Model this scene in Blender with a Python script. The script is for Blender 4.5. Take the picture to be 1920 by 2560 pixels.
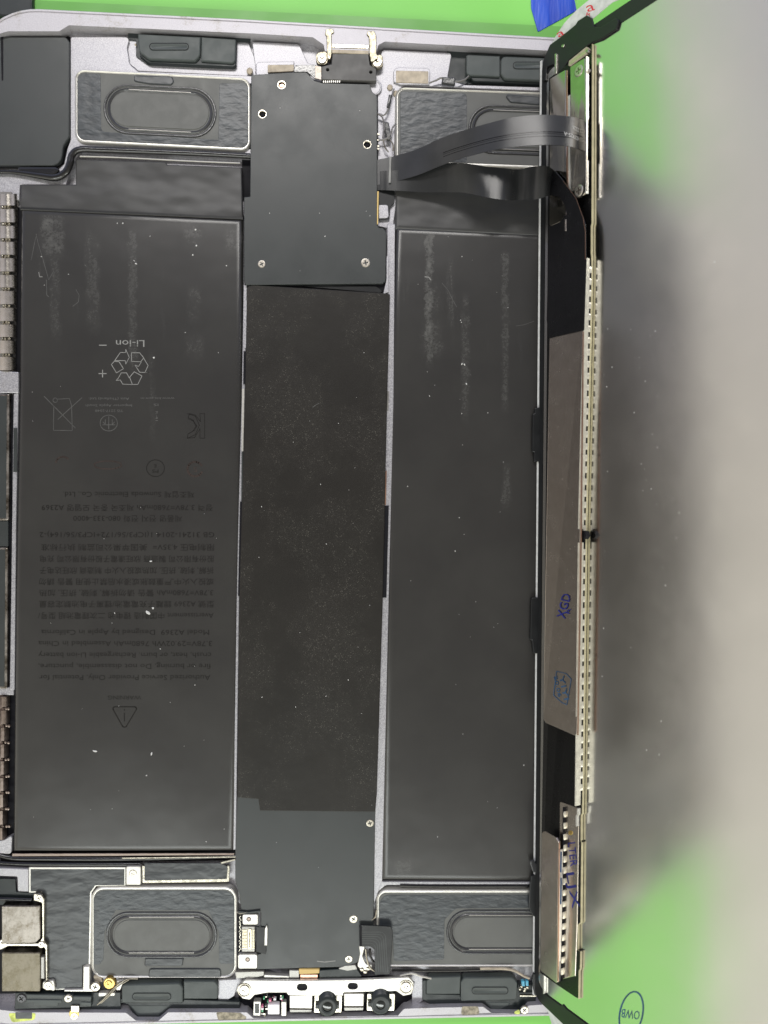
import bpy, bmesh, math, random
from mathutils import Vector, Matrix
from mathutils.geometry import delaunay_2d_cdt
random.seed(7)
for o in list(bpy.data.objects): bpy.data.objects.remove(o, do_unlink=True)
sc = bpy.context.scene
sc.unit_settings.system = 'METRIC'; sc.unit_settings.scale_length = 0.01     # one unit is one centimetre

def inside(p, poly):
    c = False; x, y = p; n = len(poly)
    for i in range(n):
        x0, y0 = poly[i-1]; x1, y1 = poly[i]
        if (y0 > y) != (y1 > y) and x < (x1-x0)*(y-y0)/(y1-y0)+x0: c = not c
    return c
def tessellate_polygon(polys):
    P = []; E = []; L = []
    for pl in polys:
        b = len(P); q = [(v[0], v[1]) for v in pl]; L.append(q); P += q; E += [(b+i, b+(i+1) % len(q)) for i in range(len(q))]
    vo, eo, fo, ov, oe, of = delaunay_2d_cdt([Vector(p) for p in P], E, [], 0, 1e-5)
    out = []
    for f in fo:
        c = (sum(vo[i].x for i in f)/len(f), sum(vo[i].y for i in f)/len(f))
        if inside(c, L[0]) and not any(inside(c, h) for h in L[1:]):
            idx = []
            for i in f:
                if ov[i]: idx.append(ov[i][0])
                else: idx.append(min(range(len(P)), key=lambda k: (P[k][0]-vo[i].x)**2+(P[k][1]-vo[i].y)**2))
            if len(set(idx)) == 3: out.append(tuple(idx))
    return out

# ------------------------------------------------------------------ camera
FPX = 1923.0; HGT = 19.2
fwd = Vector((0.052, -0.030, -1)).normalized()
cam_loc = -fwd*HGT
right = fwd.cross(Vector((0, 1, 0))).normalized(); up = right.cross(fwd).normalized()
cd = bpy.data.cameras.new('camera'); cam = bpy.data.objects.new('camera', cd); sc.collection.objects.link(cam)
cam.matrix_world = Matrix(((right.x, up.x, -fwd.x, cam_loc.x), (right.y, up.y, -fwd.y, cam_loc.y), (right.z, up.z, -fwd.z, cam_loc.z), (0, 0, 0, 1)))
cd.sensor_fit = 'VERTICAL'; cd.sensor_height = 36; cd.sensor_width = 27; cd.lens = FPX/2560*36
cd.clip_start = 0.05; cd.clip_end = 1000
cd.dof.use_dof = True; cd.dof.focus_distance = 19.1; cd.dof.aperture_fstop = 0.15
sc.camera = cam

# ------------------------------------------------------------------ room light
world = bpy.data.worlds.new('World'); sc.world = world; world.use_nodes = True
wn = world.node_tree; wn.nodes.clear()
wo = wn.nodes.new('ShaderNodeOutputWorld'); wb = wn.nodes.new('ShaderNodeBackground')
tc = wn.nodes.new('ShaderNodeTexCoord'); sx = wn.nodes.new('ShaderNodeSeparateXYZ'); rp_ = wn.nodes.new('ShaderNodeValToRGB')
mr = wn.nodes.new('ShaderNodeMapRange'); mr.inputs['From Min'].default_value = -1; mr.inputs['From Max'].default_value = 1
wn.links.new(tc.outputs['Generated'], sx.inputs[0]); wn.links.new(sx.outputs['Y'], mr.inputs['Value'])
wn.links.new(mr.outputs[0], rp_.inputs[0])
e = rp_.color_ramp.elements
e[0].position = 0.25; e[0].color = (1.65, 1.60, 1.40, 1); e[1].position = 0.78; e[1].color = (0.60, 0.64, 0.88, 1)
m_ = rp_.color_ramp.elements.new(0.52); m_.color = (0.78, 0.71, 0.65, 1)
mz = wn.nodes.new('ShaderNodeMapRange'); mz.inputs['From Min'].default_value = .25; mz.inputs['From Max'].default_value = .98
mz.inputs['To Min'].default_value = 1; mz.inputs['To Max'].default_value = .30; mz.interpolation_type = 'SMOOTHSTEP'
wn.links.new(sx.outputs['Z'], mz.inputs['Value'])
vm = wn.nodes.new('ShaderNodeVectorMath'); vm.operation = 'SCALE'; wn.links.new(rp_.outputs[0], vm.inputs[0]); wn.links.new(mz.outputs[0], vm.inputs['Scale'])
wn.links.new(vm.outputs[0], wb.inputs[0]); wb.inputs[1].default_value = 1.0
wn.links.new(wb.outputs[0], wo.inputs[0])

def area(name, loc, target, sx_, sy_, energy, col):
    l = bpy.data.lights.new(name, 'AREA'); l.shape = 'RECTANGLE'; l.size = sx_; l.size_y = sy_; l.energy = energy; l.color = col
    o = bpy.data.objects.new(name, l); sc.collection.objects.link(o); o.location = loc
    o.rotation_euler = (Vector(target)-Vector(loc)).to_track_quat('-Z', 'Y').to_euler()
    return o
area('ceiling_light_panel', (-6, 46, 60), (0, 3, 0), 38, 10, 23500, (1.0, 0.97, 0.93))
area('ceiling_light_panel', (-10, -54, 58), (0, -5, 0), 60, 14, 22000, (0.95, 1.0, 0.97))
sc.view_settings.view_transform = 'Standard'; sc.view_settings.look = 'None'
sc.view_settings.exposure = 0; sc.view_settings.gamma = 1
sc.render.engine = 'CYCLES'
sc.cycles.max_bounces = 6

# ------------------------------------------------------------------ where things stand
def ray(px, py):
    return (fwd*FPX + right*(px-960) - up*(py-1280)).normalized()
def W(px, py, z=0.0):
    r = ray(px, py); return cam_loc + r*((z-cam_loc.z)/r.z)
ZUP = Vector((0, 0, 1))
def tab(z):                                   # maps plan coordinates to the level z of the tablet, with the normal
    return lambda x, y: (W(x, y, z), ZUP)
# the raised display: a slightly twisted leaning sheet
HA = W(1357, 150, 0.03); HB = W(1337, 2490, 0.03); HL = (HB-HA).length; hd = (HB-HA).normalized()
hout = ZUP.cross(hd); hout = hout if hout.x > 0 else -hout
A_TOP, A_BOT = math.radians(61), math.radians(66.5)
def frame_at(t):
    a = A_TOP+(A_BOT-A_TOP)*max(-0.1, min(1.1, t/HL))
    a += math.radians(2.2)*math.sin(math.pi*max(0, min(1, t/HL)))
    d = hout*math.cos(a)+ZUP*math.sin(a); n = -hout*math.sin(a)+ZUP*math.cos(a)
    return d, n
def S(t, s, off=0.0):
    d, n = frame_at(t); return HA+hd*t+d*s+n*off
def TS(px, py, off=0.0):
    r = ray(px, py); t = HL*(py-150)/2340
    for _ in range(8):
        d, n = frame_at(t)
        M = Matrix(((hd.x, d.x, -r.x), (hd.y, d.y, -r.y), (hd.z, d.z, -r.z)))
        t, s, l = M.inverted() @ (cam_loc-HA-n*off)
    return t, s
def dsp(off):
    def f(x, y):
        t, s = TS(x, y, off); return S(t, s, off), frame_at(t)[1]
    return f
def dts(off):                                 # plan coordinates are (s, t) in centimetres
    return lambda x, y: (S(y, x, off), frame_at(y)[1])

# ------------------------------------------------------------------ scene graph helpers
WL = {}
def empty(name, loc, label, cat, group=None):
    o = bpy.data.objects.new(name, None); sc.collection.objects.link(o); o.location = loc; o.empty_display_size = 0.3
    o['label'] = label; o['category'] = cat
    if group: o['group'] = group
    WL[o.name] = Vector(loc); return o
def link(name, me, loc, parent=None, label=None, kind=None, cat=None, scale=None):
    o = bpy.data.objects.new(name, me); sc.collection.objects.link(o)
    WL[o.name] = Vector(loc)
    if parent is not None:
        o.parent = parent; o.location = Vector(loc)-WL[parent.name]
    else: o.location = loc
    if scale: o.scale = (scale,)*3
    if label: o['label'] = label
    if kind: o['kind'] = kind
    if cat: o['category'] = cat
    return o
def obj(name, verts, faces, m, parent=None, smooth=False, **kw):
    c = Vector((0, 0, 0))
    for v in verts: c += v
    c /= len(verts)
    me = bpy.data.meshes.new(name); me.from_pydata([tuple(v-c) for v in verts], [], faces)
    bm = bmesh.new(); bm.from_mesh(me); bmesh.ops.remove_doubles(bm, verts=bm.verts, dist=1e-5)
    bmesh.ops.recalc_face_normals(bm, faces=bm.faces); bm.to_mesh(me); bm.free()
    if smooth:
        for p in me.polygons: p.use_smooth = len(p.vertices) < 6
        me.set_sharp_from_angle(angle=math.radians(42))
    me.materials.append(m)
    return link(name, me, c, parent, **kw)

# ------------------------------------------------------------------ outlines (plan coordinates)
def rp(pts, n=6):
    out = []; N = len(pts)
    for i, p in enumerate(pts):
        if len(p) < 3 or p[2] <= 0: out.append((p[0], p[1])); continue
        a = Vector(pts[i-1][:2]); b = Vector(p[:2]); c = Vector(pts[(i+1) % N][:2])
        u = (a-b); v = (c-b); lu, lv = u.length, v.length; u.normalize(); v.normalize()
        ang = u.angle(v)
        if ang > 3.1: out.append((p[0], p[1])); continue
        d = min(p[2]/math.tan(ang/2), lu*0.49, lv*0.49); r = d*math.tan(ang/2)
        ctr = b+(u+v).normalized()*(r/math.sin(ang/2))
        s0 = b+u*d-ctr; s1 = b+v*d-ctr
        a0 = math.atan2(s0.y, s0.x); a1 = math.atan2(s1.y, s1.x); da = (a1-a0+math.pi) % (2*math.pi)-math.pi
        for k in range(n+1):
            t = a0+da*k/n; out.append((ctr.x+r*math.cos(t), ctr.y+r*math.sin(t)))
    return out
def rect(x0, y0, x1, y1, r=0): return rp([(x0, y0, r), (x1, y0, r), (x1, y1, r), (x0, y1, r)])
def stad(x0, y0, x1, y1): return rp([(x0, y0, (y1-y0)/2-.01), (x1, y0, (y1-y0)/2-.01), (x1, y1, (y1-y0)/2-.01), (x0, y1, (y1-y0)/2-.01)], 10)
def circ(x, y, r, n=20): return [(x+r*math.cos(2*math.pi*k/n), y+r*math.sin(2*math.pi*k/n)) for k in range(n)]
def shear(k, x0): return lambda x, y: (x, y+k*(x-x0))
def area2(p): return sum(p[i-1][0]*p[i][1]-p[i][0]*p[i-1][1] for i in range(len(p)))
def inset(pts, d):
    if d == 0: return list(pts)
    s = 1 if area2(pts) > 0 else -1; N = len(pts); out = []
    for i in range(N):
        a, b, c = Vector(pts[i-1]), Vector(pts[i]), Vector(pts[(i+1) % N])
        e1 = b-a; e2 = c-b
        if e1.length < 1e-9: e1 = e2
        if e2.length < 1e-9: e2 = e1
        e1.normalize(); e2.normalize()
        n1 = Vector((-e1.y, e1.x))*s; n2 = Vector((-e2.y, e2.x))*s; m = n1+n2
        if m.length < 1e-6: m = n1
        m.normalize(); k = max(0.5, m.dot(n1))
        q = b+m*(d/k); out.append((q.x, q.y))
    return out
def clean(pts):
    out = []
    for p in pts:
        if not out or (abs(p[0]-out[-1][0])+abs(p[1]-out[-1][1])) > 1e-4: out.append(p)
    if len(out) > 1 and abs(out[0][0]-out[-1][0])+abs(out[0][1]-out[-1][1]) < 1e-4: out.pop()
    return out
def solid_data(outer, f, th, rings=((0, 0),), holes=(), cap=True, pre=None, walls=True):
    """rings: (inset in plan units, height above level). Sides go straight down by th."""
    V = []; F = []
    def add(pts, dz, base=None):
        i0 = len(V)
        for (x, y) in (base or pts):
            if pre: x, y = pre(x, y)
            p, n = f(x, y); V.append(p+n*dz)
        return list(range(i0, len(V)))
    outer = clean(outer); N = len(outer)
    loops = []
    if walls: loops.append(add(outer, -th))
    for (d, z) in rings: loops.append(add(inset(outer, d), z))
    for a, b in zip(loops[:-1], loops[1:]):
        for i in range(N): F.append((a[i], a[(i+1) % N], b[(i+1) % N], b[i]))
    if cap:
        top = inset(outer, rings[-1][0]); zt = rings[-1][1]
        hl = []
        polys = [[Vector((x, y, 0)) for x, y in top]]; idx = list(loops[-1])
        for h in holes:
            h = clean(h); hi = add(h, zt); lo = add(h, -th*0.8); n = len(h)
            for i in range(n): F.append((hi[i], hi[(i+1) % n], lo[(i+1) % n], lo[i]))
            if True:
                F.append(tuple(lo))
            polys.append([Vector((x, y, 0)) for x, y in h]); idx += hi
        if holes:
            for t in tessellate_polygon(polys): F.append(tuple(idx[k] for k in t))
        else: F.append(tuple(loops[-1]))
    return V, F
def plate(name, outer, z, th, m, parent=None, bev=1.2, holes=(), pre=None, f=None, smooth=False, rings=None, cap=True, **kw):
    f = f or tab(z)
    if rings is None:
        rings = ((0, 0),) if bev <= 0 else ((0, -bev*0.010), (bev*0.3, -bev*0.003), (bev, 0))
    V, F = solid_data(outer, f, th, rings, holes, cap, pre)
    return obj(name, V, F, m, parent, smooth=smooth, **kw)
def tube(name, pts, m, parent=None, n=8, f=None, flat=1.0, sub=5, **kw):
    """pts: (x, y, z, radius in cm) in plan coordinates, smoothed."""
    P = [(W(p[0], p[1], p[2]), p[3]) for p in pts] if f is None else [(f(p[0], p[1])[0]+f(p[0], p[1])[1]*p[2], p[3]) for p in pts]
    Q = []
    for i in range(len(P)-1):
        p0 = P[max(i-1, 0)][0]; p1 = P[i][0]; p2 = P[i+1][0]; p3 = P[min(i+2, len(P)-1)][0]
        for k in range(sub):
            t = k/sub
            q = 0.5*((2*p1)+(p2-p0)*t+(2*p0-5*p1+4*p2-p3)*t*t+(3*p1-p0-3*p2+p3)*t**3)
            Q.append((q, P[i][1]*(1-t)+P[i+1][1]*t))
    Q.append(P[-1]); V = []; F = []
    for i, (q, r) in enumerate(Q):
        d = (Q[min(i+1, len(Q)-1)][0]-Q[max(i-1, 0)][0]).normalized()
        a = d.cross(ZUP); a = a.normalized() if a.length > 1e-4 else Vector((1, 0, 0)); b = a.cross(d).normalized()
        for k in range(n):
            w = 2*math.pi*k/n; V.append(q+a*r*math.cos(w)+b*r*flat*math.sin(w))
    for i in range(len(Q)-1):
        for k in range(n): F.append((i*n+k, i*n+(k+1) % n, (i+1)*n+(k+1) % n, (i+1)*n+k))
    F.append(tuple(range(n))); F.append(tuple(range(len(V)-n, len(V))))
    return obj(name, V, F, m, parent, smooth=True, **kw)

# ------------------------------------------------------------------ materials
def srgb(r, g, b):
    f = lambda c: (c/255/12.92) if c/255 <= .04045 else ((c/255+.055)/1.055)**2.4
    return (f(r), f(g), f(b), 1)
class N:
    def __init__(s, name):
        s.m = bpy.data.materials.new(name); s.m.use_nodes = True; s.t = s.m.node_tree; s.b = s.t.nodes['Principled BSDF']
        s.co = s.t.nodes.new('ShaderNodeTexCoord')
    def map(s, scale=(1, 1, 1), rot=(0, 0, 0), loc=(0, 0, 0)):
        n = s.t.nodes.new('ShaderNodeMapping'); n.inputs['Scale'].default_value = scale; n.inputs['Rotation'].default_value = rot; n.inputs['Location'].default_value = loc
        s.t.links.new(s.co.outputs['Object'], n.inputs[0]); return n.outputs[0]
    def noise(s, scale, vec=None, detail=3, rough=.55, dist=0):
        n = s.t.nodes.new('ShaderNodeTexNoise'); n.inputs['Scale'].default_value = scale; n.inputs['Detail'].default_value = detail
        n.inputs['Roughness'].default_value = rough; n.inputs['Distortion'].default_value = dist
        s.t.links.new(vec or s.co.outputs['Object'], n.inputs['Vector']); return n.outputs['Fac']
    def ramp(s, fac, a, b, va=0., vb=1.):
        n = s.t.nodes.new('ShaderNodeMapRange'); n.inputs['From Min'].default_value = a; n.inputs['From Max'].default_value = b
        n.inputs['To Min'].default_value = va; n.inputs['To Max'].default_value = vb; n.interpolation_type = 'SMOOTHSTEP'
        s.t.links.new(fac, n.inputs['Value']); return n.outputs[0]
    def mul(s, a, b, op='MULTIPLY'):
        n = s.t.nodes.new('ShaderNodeMath'); n.operation = op
        for i, v in enumerate((a, b)):
            if isinstance(v, (int, float)): n.inputs[i].default_value = v
            else: s.t.links.new(v, n.inputs[i])
        return n.outputs[0]
    def mix(s, fac, a, b):
        n = s.t.nodes.new('ShaderNodeMix'); n.data_type = 'RGBA'
        if isinstance(fac, (int, float)): n.inputs[0].default_value = fac
        else: s.t.links.new(fac, n.inputs[0])
        for i, v in ((6, a), (7, b)):
            if isinstance(v, tuple): n.inputs[i].default_value = v
            else: s.t.links.new(v, n.inputs[i])
        return n.outputs[2]
    def bump(s, h, strength, dist, prev=None):
        n = s.t.nodes.new('ShaderNodeBump'); n.inputs['Strength'].default_value = strength; n.inputs['Distance'].default_value = dist
        s.t.links.new(h, n.inputs['Height'])
        if prev: s.t.links.new(prev, n.inputs['Normal'])
        return n.outputs[0]
    def set(s, **k):
        for key, v in k.items():
            i = s.b.inputs[{'base': 'Base Color', 'rough': 'Roughness', 'metal': 'Metallic', 'spec': 'Specular IOR Level', 'normal': 'Normal', 'coat': 'Coat Weight', 'emit': 'Emission Color', 'es': 'Emission Strength', 'cr': 'Coat Roughness'}[key]]
            if isinstance(v, (int, float, tuple)): i.default_value = v
            else: s.t.links.new(v, i)
        return s.m
def grainy(name, col, rough=.5, metal=0, spec=.5, var=.15, vs=1.2, bs=60, bstr=.15, bd=.004, big=None):
    k = N(name); c = tuple(col[:3])+(1,)
    dk = tuple(x*(1-var) for x in col[:3])+(1,); lt = tuple(min(1, x*(1+var)) for x in col[:3])+(1,)
    base = k.mix(k.ramp(k.noise(vs, detail=5), .3, .7), dk, lt)
    nm = k.bump(k.noise(bs, detail=2), bstr, bd)
    if big: nm = k.bump(k.noise(big[0], detail=3), big[1], big[2], nm)
    return k.set(base=base, rough=k.ramp(k.noise(vs*2.3, detail=4), .3, .7, rough*.88, min(1, rough*1.12)), metal=metal, spec=spec, normal=nm)
M = {}
M['film'] = grainy('matte_black_film', (.037, .042, .042), .36, spec=.5, var=.04, vs=.5, bs=110, bstr=.25, bd=.003)
M['film_dark'] = grainy('black_film', (.010, .011, .012), .38, spec=.4, var=.1)
M['plastic'] = grainy('dark_green_grey_plastic', (.064, .076, .074), .45, spec=.45, var=.06, bs=90, bstr=.3)
M['plastic_dark'] = grainy('black_plastic', (.012, .018, .019), .4, spec=.5, var=.1)
M['spk'] = grainy('grey_speaker_plate', (.115, .118, .111), .45, spec=.45, var=.05, bs=120, bstr=.3)
M['gap'] = grainy('black_gap', (.006, .006, .009), .6, spec=.2, var=.1)  # near-black, mostly to put the shade of gaps into colour
M['gloss'] = grainy('glossy_black_sleeve', (.012, .012, .013), .14, spec=.7, var=.1, bs=18, bstr=.25, bd=.01)
M['rubber'] = grainy('black_rubber', (.045, .046, .048), .22, spec=.5, var=.1, bs=14, bstr=.35, bd=.01)
M['black_flex'] = grainy('black_flex_film', (.007, .007, .008), .25, spec=.3, var=.12, vs=2, bs=6, bstr=.12, bd=.02)
M['white'] = grainy('pale_plastic', (.72, .71, .66), .4, spec=.4, var=.05)
M['pin'] = grainy('gold_pins', (.66, .60, .44), .3, 1, var=.2, vs=20)
M['gold'] = grainy('gold_plate', (.62, .44, .15), .35, 1, var=.15, vs=9)
M['goldtape'] = grainy('yellow_tape', (.70, .50, .18), .5, var=.1)
M['pad'] = grainy('beige_foil_pad', (.46, .40, .31), .55, .2, var=.2, vs=6)
M['silver'] = grainy('nickel', (.50, .47, .40), .24, 1, var=.3, vs=8, bs=40, bstr=.2)
M['brightplate'] = grainy('bright_tin_plate', (.66, .645, .60), .36, .6, var=.05, vs=6, bs=60, bstr=.2)
M['cream'] = grainy('cream_tinned_steel', (.80, .77, .66), .35, .5, var=.12, vs=7, bs=25, bstr=.4, bd=.01)
M['port'] = grainy('grey_port_cover', (.085, .083, .080), .45, var=.08)
M['silver2'] = grainy('soldered_tin', (.75, .73, .68), .3, .8, var=.3, vs=12, bs=30, bstr=.5, bd=.01)
M['nickel_dark'] = grainy('tarnished_nickel', (.22, .20, .15), .3, .85, var=.5, vs=14, bs=40, bstr=.3)
M['screw'] = grainy('screw_steel', (.62, .58, .50), .3, 1, var=.12, vs=20, bs=50, bstr=.2)
M['screwdark'] = grainy('screw_recess', (.05, .035, .02), .6, var=.2)
M['screwblack'] = grainy('black_screw', (.06, .06, .065), .3, .4, var=.2, vs=20)
M['pcbedge'] = grainy('yellowish_board_edge', (.52, .47, .30), .5, spec=.4, var=.12, vs=5)
M['pcb'] = grainy('black_board', (.005, .005, .005), .28, spec=.3, var=.1)
M['redprint'] = grainy('red_print', (.65, .03, .05), .6, var=.1)
M['liner'] = grainy('white_release_liner', (.62, .63, .62), .5, spec=.3, var=.12, vs=6)
M['ink'] = grainy('blue_marker_ink', (.01, .015, .17), .5, var=.2)
M['inkpale'] = grainy('faded_blue_ink', (.02, .07, .16), .5, var=.3)
M['wire'] = grainy('grey_coax_wire', (.30, .29, .27), .3, .5, var=.1)
M['blue'] = None
def k_alu():
    k = N('blasted_aluminium')
    g = k.noise(45, detail=4, rough=.7); st = k.ramp(k.noise(1.6, detail=6, rough=.7), .56, .72)
    base = k.mix(k.ramp(g, .35, .65), (.31, .305, .335, 1), (.56, .555, .575, 1))
    base = k.mix(k.mul(st, .25), base, (.30, .27, .22, 1))
    return k.set(base=base, rough=k.ramp(g, .3, .7, .36, .5), metal=.55, spec=.5, normal=k.bump(k.noise(70, detail=3), .25, .004))
M['alu'] = k_alu()
def k_rim():
    k = N('worn_aluminium_rim')
    g = k.noise(38, detail=4, rough=.75)
    st = k.mul(k.ramp(k.noise(1.1, k.map((1, 1, 1), loc=(3, 1, 0)), detail=7, rough=.75), .52, .64), k.ramp(k.noise(22, detail=5, rough=.8), .42, .6))
    base = k.mix(k.ramp(g, .3, .7), (.43, .42, .45, 1), (.56, .545, .57, 1))
    base = k.mix(k.mul(st, .6), base, (.24, .21, .15, 1))
    return k.set(base=base, rough=k.ramp(g, .3, .7, .4, .55), metal=.45, spec=.5, normal=k.bump(k.noise(30, detail=5, rough=.8), .5, .006))
M['rim'] = k_rim()
def k_batt(name, cols):
    k = N(name)
    sep = k.t.nodes.new('ShaderNodeSeparateXYZ'); k.t.links.new(k.co.outputs['Object'], sep.inputs[0])
    wob = k.mul(k.mul(k.noise(3, detail=5, rough=.8), .5, 'SUBTRACT'), .35)
    total = None
    for x0, w, y0, y1, st in cols:       # worn pale stripes left by old adhesive
        d = k.mul(k.mul(k.mul(sep.outputs['X'], x0, 'SUBTRACT'), wob, 'ADD'), 0, 'ADD')
        n = k.t.nodes.new('ShaderNodeMath'); n.operation = 'ABSOLUTE'; k.t.links.new(d, n.inputs[0])
        m = k.mul(k.ramp(n.outputs[0], w, w*.35), k.mul(k.ramp(sep.outputs['Y'], y1-.3, y1+.2), k.ramp(sep.outputs['Y'], y0+.15, y0-.2)))
        m = k.mul(m, st); total = m if total is None else k.mul(total, m, 'MAXIMUM')
    streak = k.ramp(k.noise(1.0, k.map((2.6, .28, 1)), detail=6, rough=.65), .56, .76)
    top = k.ramp(sep.outputs['Y'], 2.5, 7.5, 0, .5)
    fine = k.ramp(k.noise(13, detail=6, rough=.8), .28, .78)
    f = k.mul(k.mul(k.mul(total, k.ramp(k.noise(2.2, detail=4, rough=.7), .32, .62, .15, 1)), k.mul(streak, top), 'MAXIMUM'), fine)
    base = k.mix(k.ramp(k.noise(.5, detail=4), .3, .7), (.030, .029, .028, 1), (.037, .036, .034, 1))
    base = k.mix(f, base, (.16, .16, .15, 1))
    nm = k.bump(k.noise(90, detail=2), .2, .003); nm = k.bump(k.noise(.6, detail=2), .3, .05, nm)
    return k.set(base=base, rough=k.ramp(f, 0, 1, .26, .7), spec=.5, normal=nm)
M['batt'] = k_batt('battery_pouch', [(-1.75, .35, 7.5, 6.6, .8), (-1.7, .16, 6.6, 4.6, .25), (-.8, .22, 7.0, 4.8, .3), (.16, .14, 7.2, 3.9, .35), (1.6, .28, 7.3, 6.9, .5), (1.65, .22, 5.8, 5.1, .3), (1.65, .3, 4.6, 4.2, .3), (2.65, .3, 7.2, 6.8, .5), (.6, .1, 4.2, 2.2, .2)])
M['batt2'] = k_batt('battery_pouch_worn', [(-1.42, .13, 7.8, 4.6, .8), (-1.34, .34, 5.6, 5.2, .35), (-1.34, .36, 5.05, 4.85, .7), (-1.25, .2, 6.6, 5.8, .3), (.5, .12, 7.3, 3.5, .45), (-.5, .14, 6.2, 3.2, .3), (.55, .15, 2.0, 1.0, .3), (-2.05, .3, -8.0, -8.4, .4)])
def k_flap():
    k = N('creased_battery_flap')
    base = k.mix(k.ramp(k.noise(.8, detail=4), .3, .7), (.038, .038, .038, 1), (.050, .050, .049, 1))
    nm = k.bump(k.noise(.7, k.map((.8, 1.4, 1), (0, 0, .3)), detail=2), .55, .18); nm = k.bump(k.noise(80, detail=2), .2, .003, nm)
    return k.set(base=base, rough=.42, spec=.5, normal=nm)
M['flap'] = k_flap()
def k_graphite():
    k = N('speckled_graphite_sheet')
    v = k.t.nodes.new('ShaderNodeTexVoronoi'); v.inputs['Scale'].default_value = 24; k.t.links.new(k.map((1, 1.3, 1)), v.inputs['Vector'])
    dot = k.ramp(v.outputs['Distance'], .34, .1)
    keep = k.ramp(k.noise(9, detail=2), .47, .58); clus = k.ramp(k.noise(.55, k.map((1, .8, 1), loc=(2, 7, 0)), detail=5, rough=.65), .42, .58)
    f = k.mul(k.mul(dot, keep), clus)
    haze = k.mul(clus, k.ramp(k.noise(40, detail=3, rough=.8), .4, .8))
    base = k.mix(k.ramp(k.noise(.4, detail=3), .3, .7), (.011, .0095, .0075, 1), (.015, .0130, .0105, 1))
    base = k.mix(k.mul(haze, .32), base, (.09, .085, .075, 1)); base = k.mix(k.mul(f, .34), base, (.30, .285, .24, 1))
    nm = k.bump(k.noise(30, detail=4), .3, .006); nm = k.bump(k.noise(.7, detail=3), .3, .05, nm)
    return k.set(base=base, rough=.48, spec=.35, normal=nm)
M['graphite'] = k_graphite()
def k_crinkle(name, col, s=3.2, rot=.7, dist=.05, st=.7, rough=.34):
    k = N(name)
    a = k.noise(s, k.map((1, 2.0, 1), (0, 0, rot)), detail=2, rough=.45, dist=.25)
    nm = k.bump(a, st, dist); nm = k.bump(k.noise(60, detail=2), .2, .003, nm)
    base = k.mix(k.ramp(a, .35, .65), col, tuple(x*1.35 for x in col[:3])+(1,))
    return k.set(base=base, rough=rough, spec=.5, normal=nm)
M['tape'] = k_crinkle('crinkled_black_tape', (.036, .042, .047, 1), 3.4, .8, .03, .38, .33)
M['tape2'] = k_crinkle('creased_black_tape', (.034, .038, .041, 1), 1.9, -.9, .05, .4, .33)
def k_steel(name, a, b, rough=.2, scr=.5, rv=1.):
    k = N(name)
    n1 = k.noise(3.5, detail=8, rough=.78); n2 = k.noise(30, k.map((1, .12, 1), (0, 0, .6)), detail=3)
    base = k.mix(k.ramp(n1, .35, .65), a, b); base = k.mix(k.mul(k.ramp(n2, .55, .75), scr), base, tuple(x*.55 for x in b[:3])+(1,))
    return k.set(base=base, rough=k.ramp(n1, .3, .7, rough*(1-.2*rv), rough*(1+.6*rv)), metal=1, normal=k.bump(n2, .15, .004))
M['steel'] = k_steel('scratched_steel', (.10, .085, .065, 1), (.40, .37, .34, 1), .3, .9)
M['steel2'] = k_steel('scuffed_steel', (.11, .095, .065, 1), (.34, .31, .25, 1), .42, .9)
M['ribmetal'] = k_steel('nickel_gasket', (.55, .51, .43, 1), (.68, .64, .57, 1), .2, .3)
M['ribbrown'] = k_steel('brown_gasket', (.24, .19, .16, 1), (.36, .30, .27, 1), .35, .4)
M['shield'] = k_steel('brown_grey_shield', (.56, .50, .44, 1), (.62, .56, .50, 1), .26, .05, .1)
M['shieldmirror'] = k_steel('dark_mirror_shield', (.44, .41, .35, 1), (.50, .47, .41, 1), .10, .1, .2)
def k_mirror():
    k = N('mirror_display_back')
    n = k.noise(.35, detail=2); g = k.noise(24, detail=4, rough=.8)
    base = k.mix(k.ramp(g, .62, .72), (.74, .73, .70, 1), (.66, .66, .64, 1))
    return k.set(base=base, metal=1, rough=k.ramp(k.noise(1.2, detail=5), .3, .7, .17, .20), normal=k.bump(n, .10, .06))
M['mirror'] = k_mirror()
def k_mat():
    k = N('green_silicone')
    base = k.mix(k.ramp(k.noise(.12, detail=3), .35, .65), (.20, .62, .09, 1), (.26, .72, .14, 1))
    return k.set(base=base, rough=.42, spec=.45, normal=k.bump(k.noise(40, detail=3), .2, .004))
M['mat'] = k_mat()
M['mat2'] = grainy('darker_green', (.15, .48, .07), .4, var=.06, vs=.3)
M['table'] = grainy('beige_tabletop', (.62, .59, .54), .4, spec=.5, var=.3, vs=.3)
k = N('blue_plastic'); sh_ = k.noise(.8, k.map((3, .5, 1), (0, 0, 1.0)), detail=3)
M['blue'] = k.set(base=k.mix(k.ramp(sh_, .35, .65), (.004, .05, .50, 1), (.012, .09, .66, 1)), rough=.3, normal=k.bump(sh_, .4, .05))
M['txt_light'] = grainy('pale_grey_print', (.26, .26, .25), .5, var=.2, vs=3)  # pale in place of the light the upper print reflects; also for scratches
M['txt_mid'] = grainy('faint_grey_print', (.085, .085, .082), .5, var=.25, vs=3)
M['txt_dark'] = grainy('dark_print', (.008, .007, .006), .55, spec=.22, var=.2, vs=3)
M['txt_white'] = grainy('white_print', (.6, .6, .6), .5, var=.1)
M['txt_brown'] = grainy('brown_print', (.030, .018, .014), .5, var=.2)
M['dust'] = grainy('pale_dust', (.7, .7, .68), .8, var=.1)
M['grime'] = grainy('adhesive_residue', (.30, .27, .20), .7, var=.5, vs=9, bs=20, bstr=.8, bd=.01)
M['yellowgreen'] = grainy('yellow_green_residue', (.60, .68, .16), .6, var=.4, vs=6)
M['lens'] = grainy('black_lens_glass', (.006, .010, .010), .06, spec=.9, var=.1)
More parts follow.
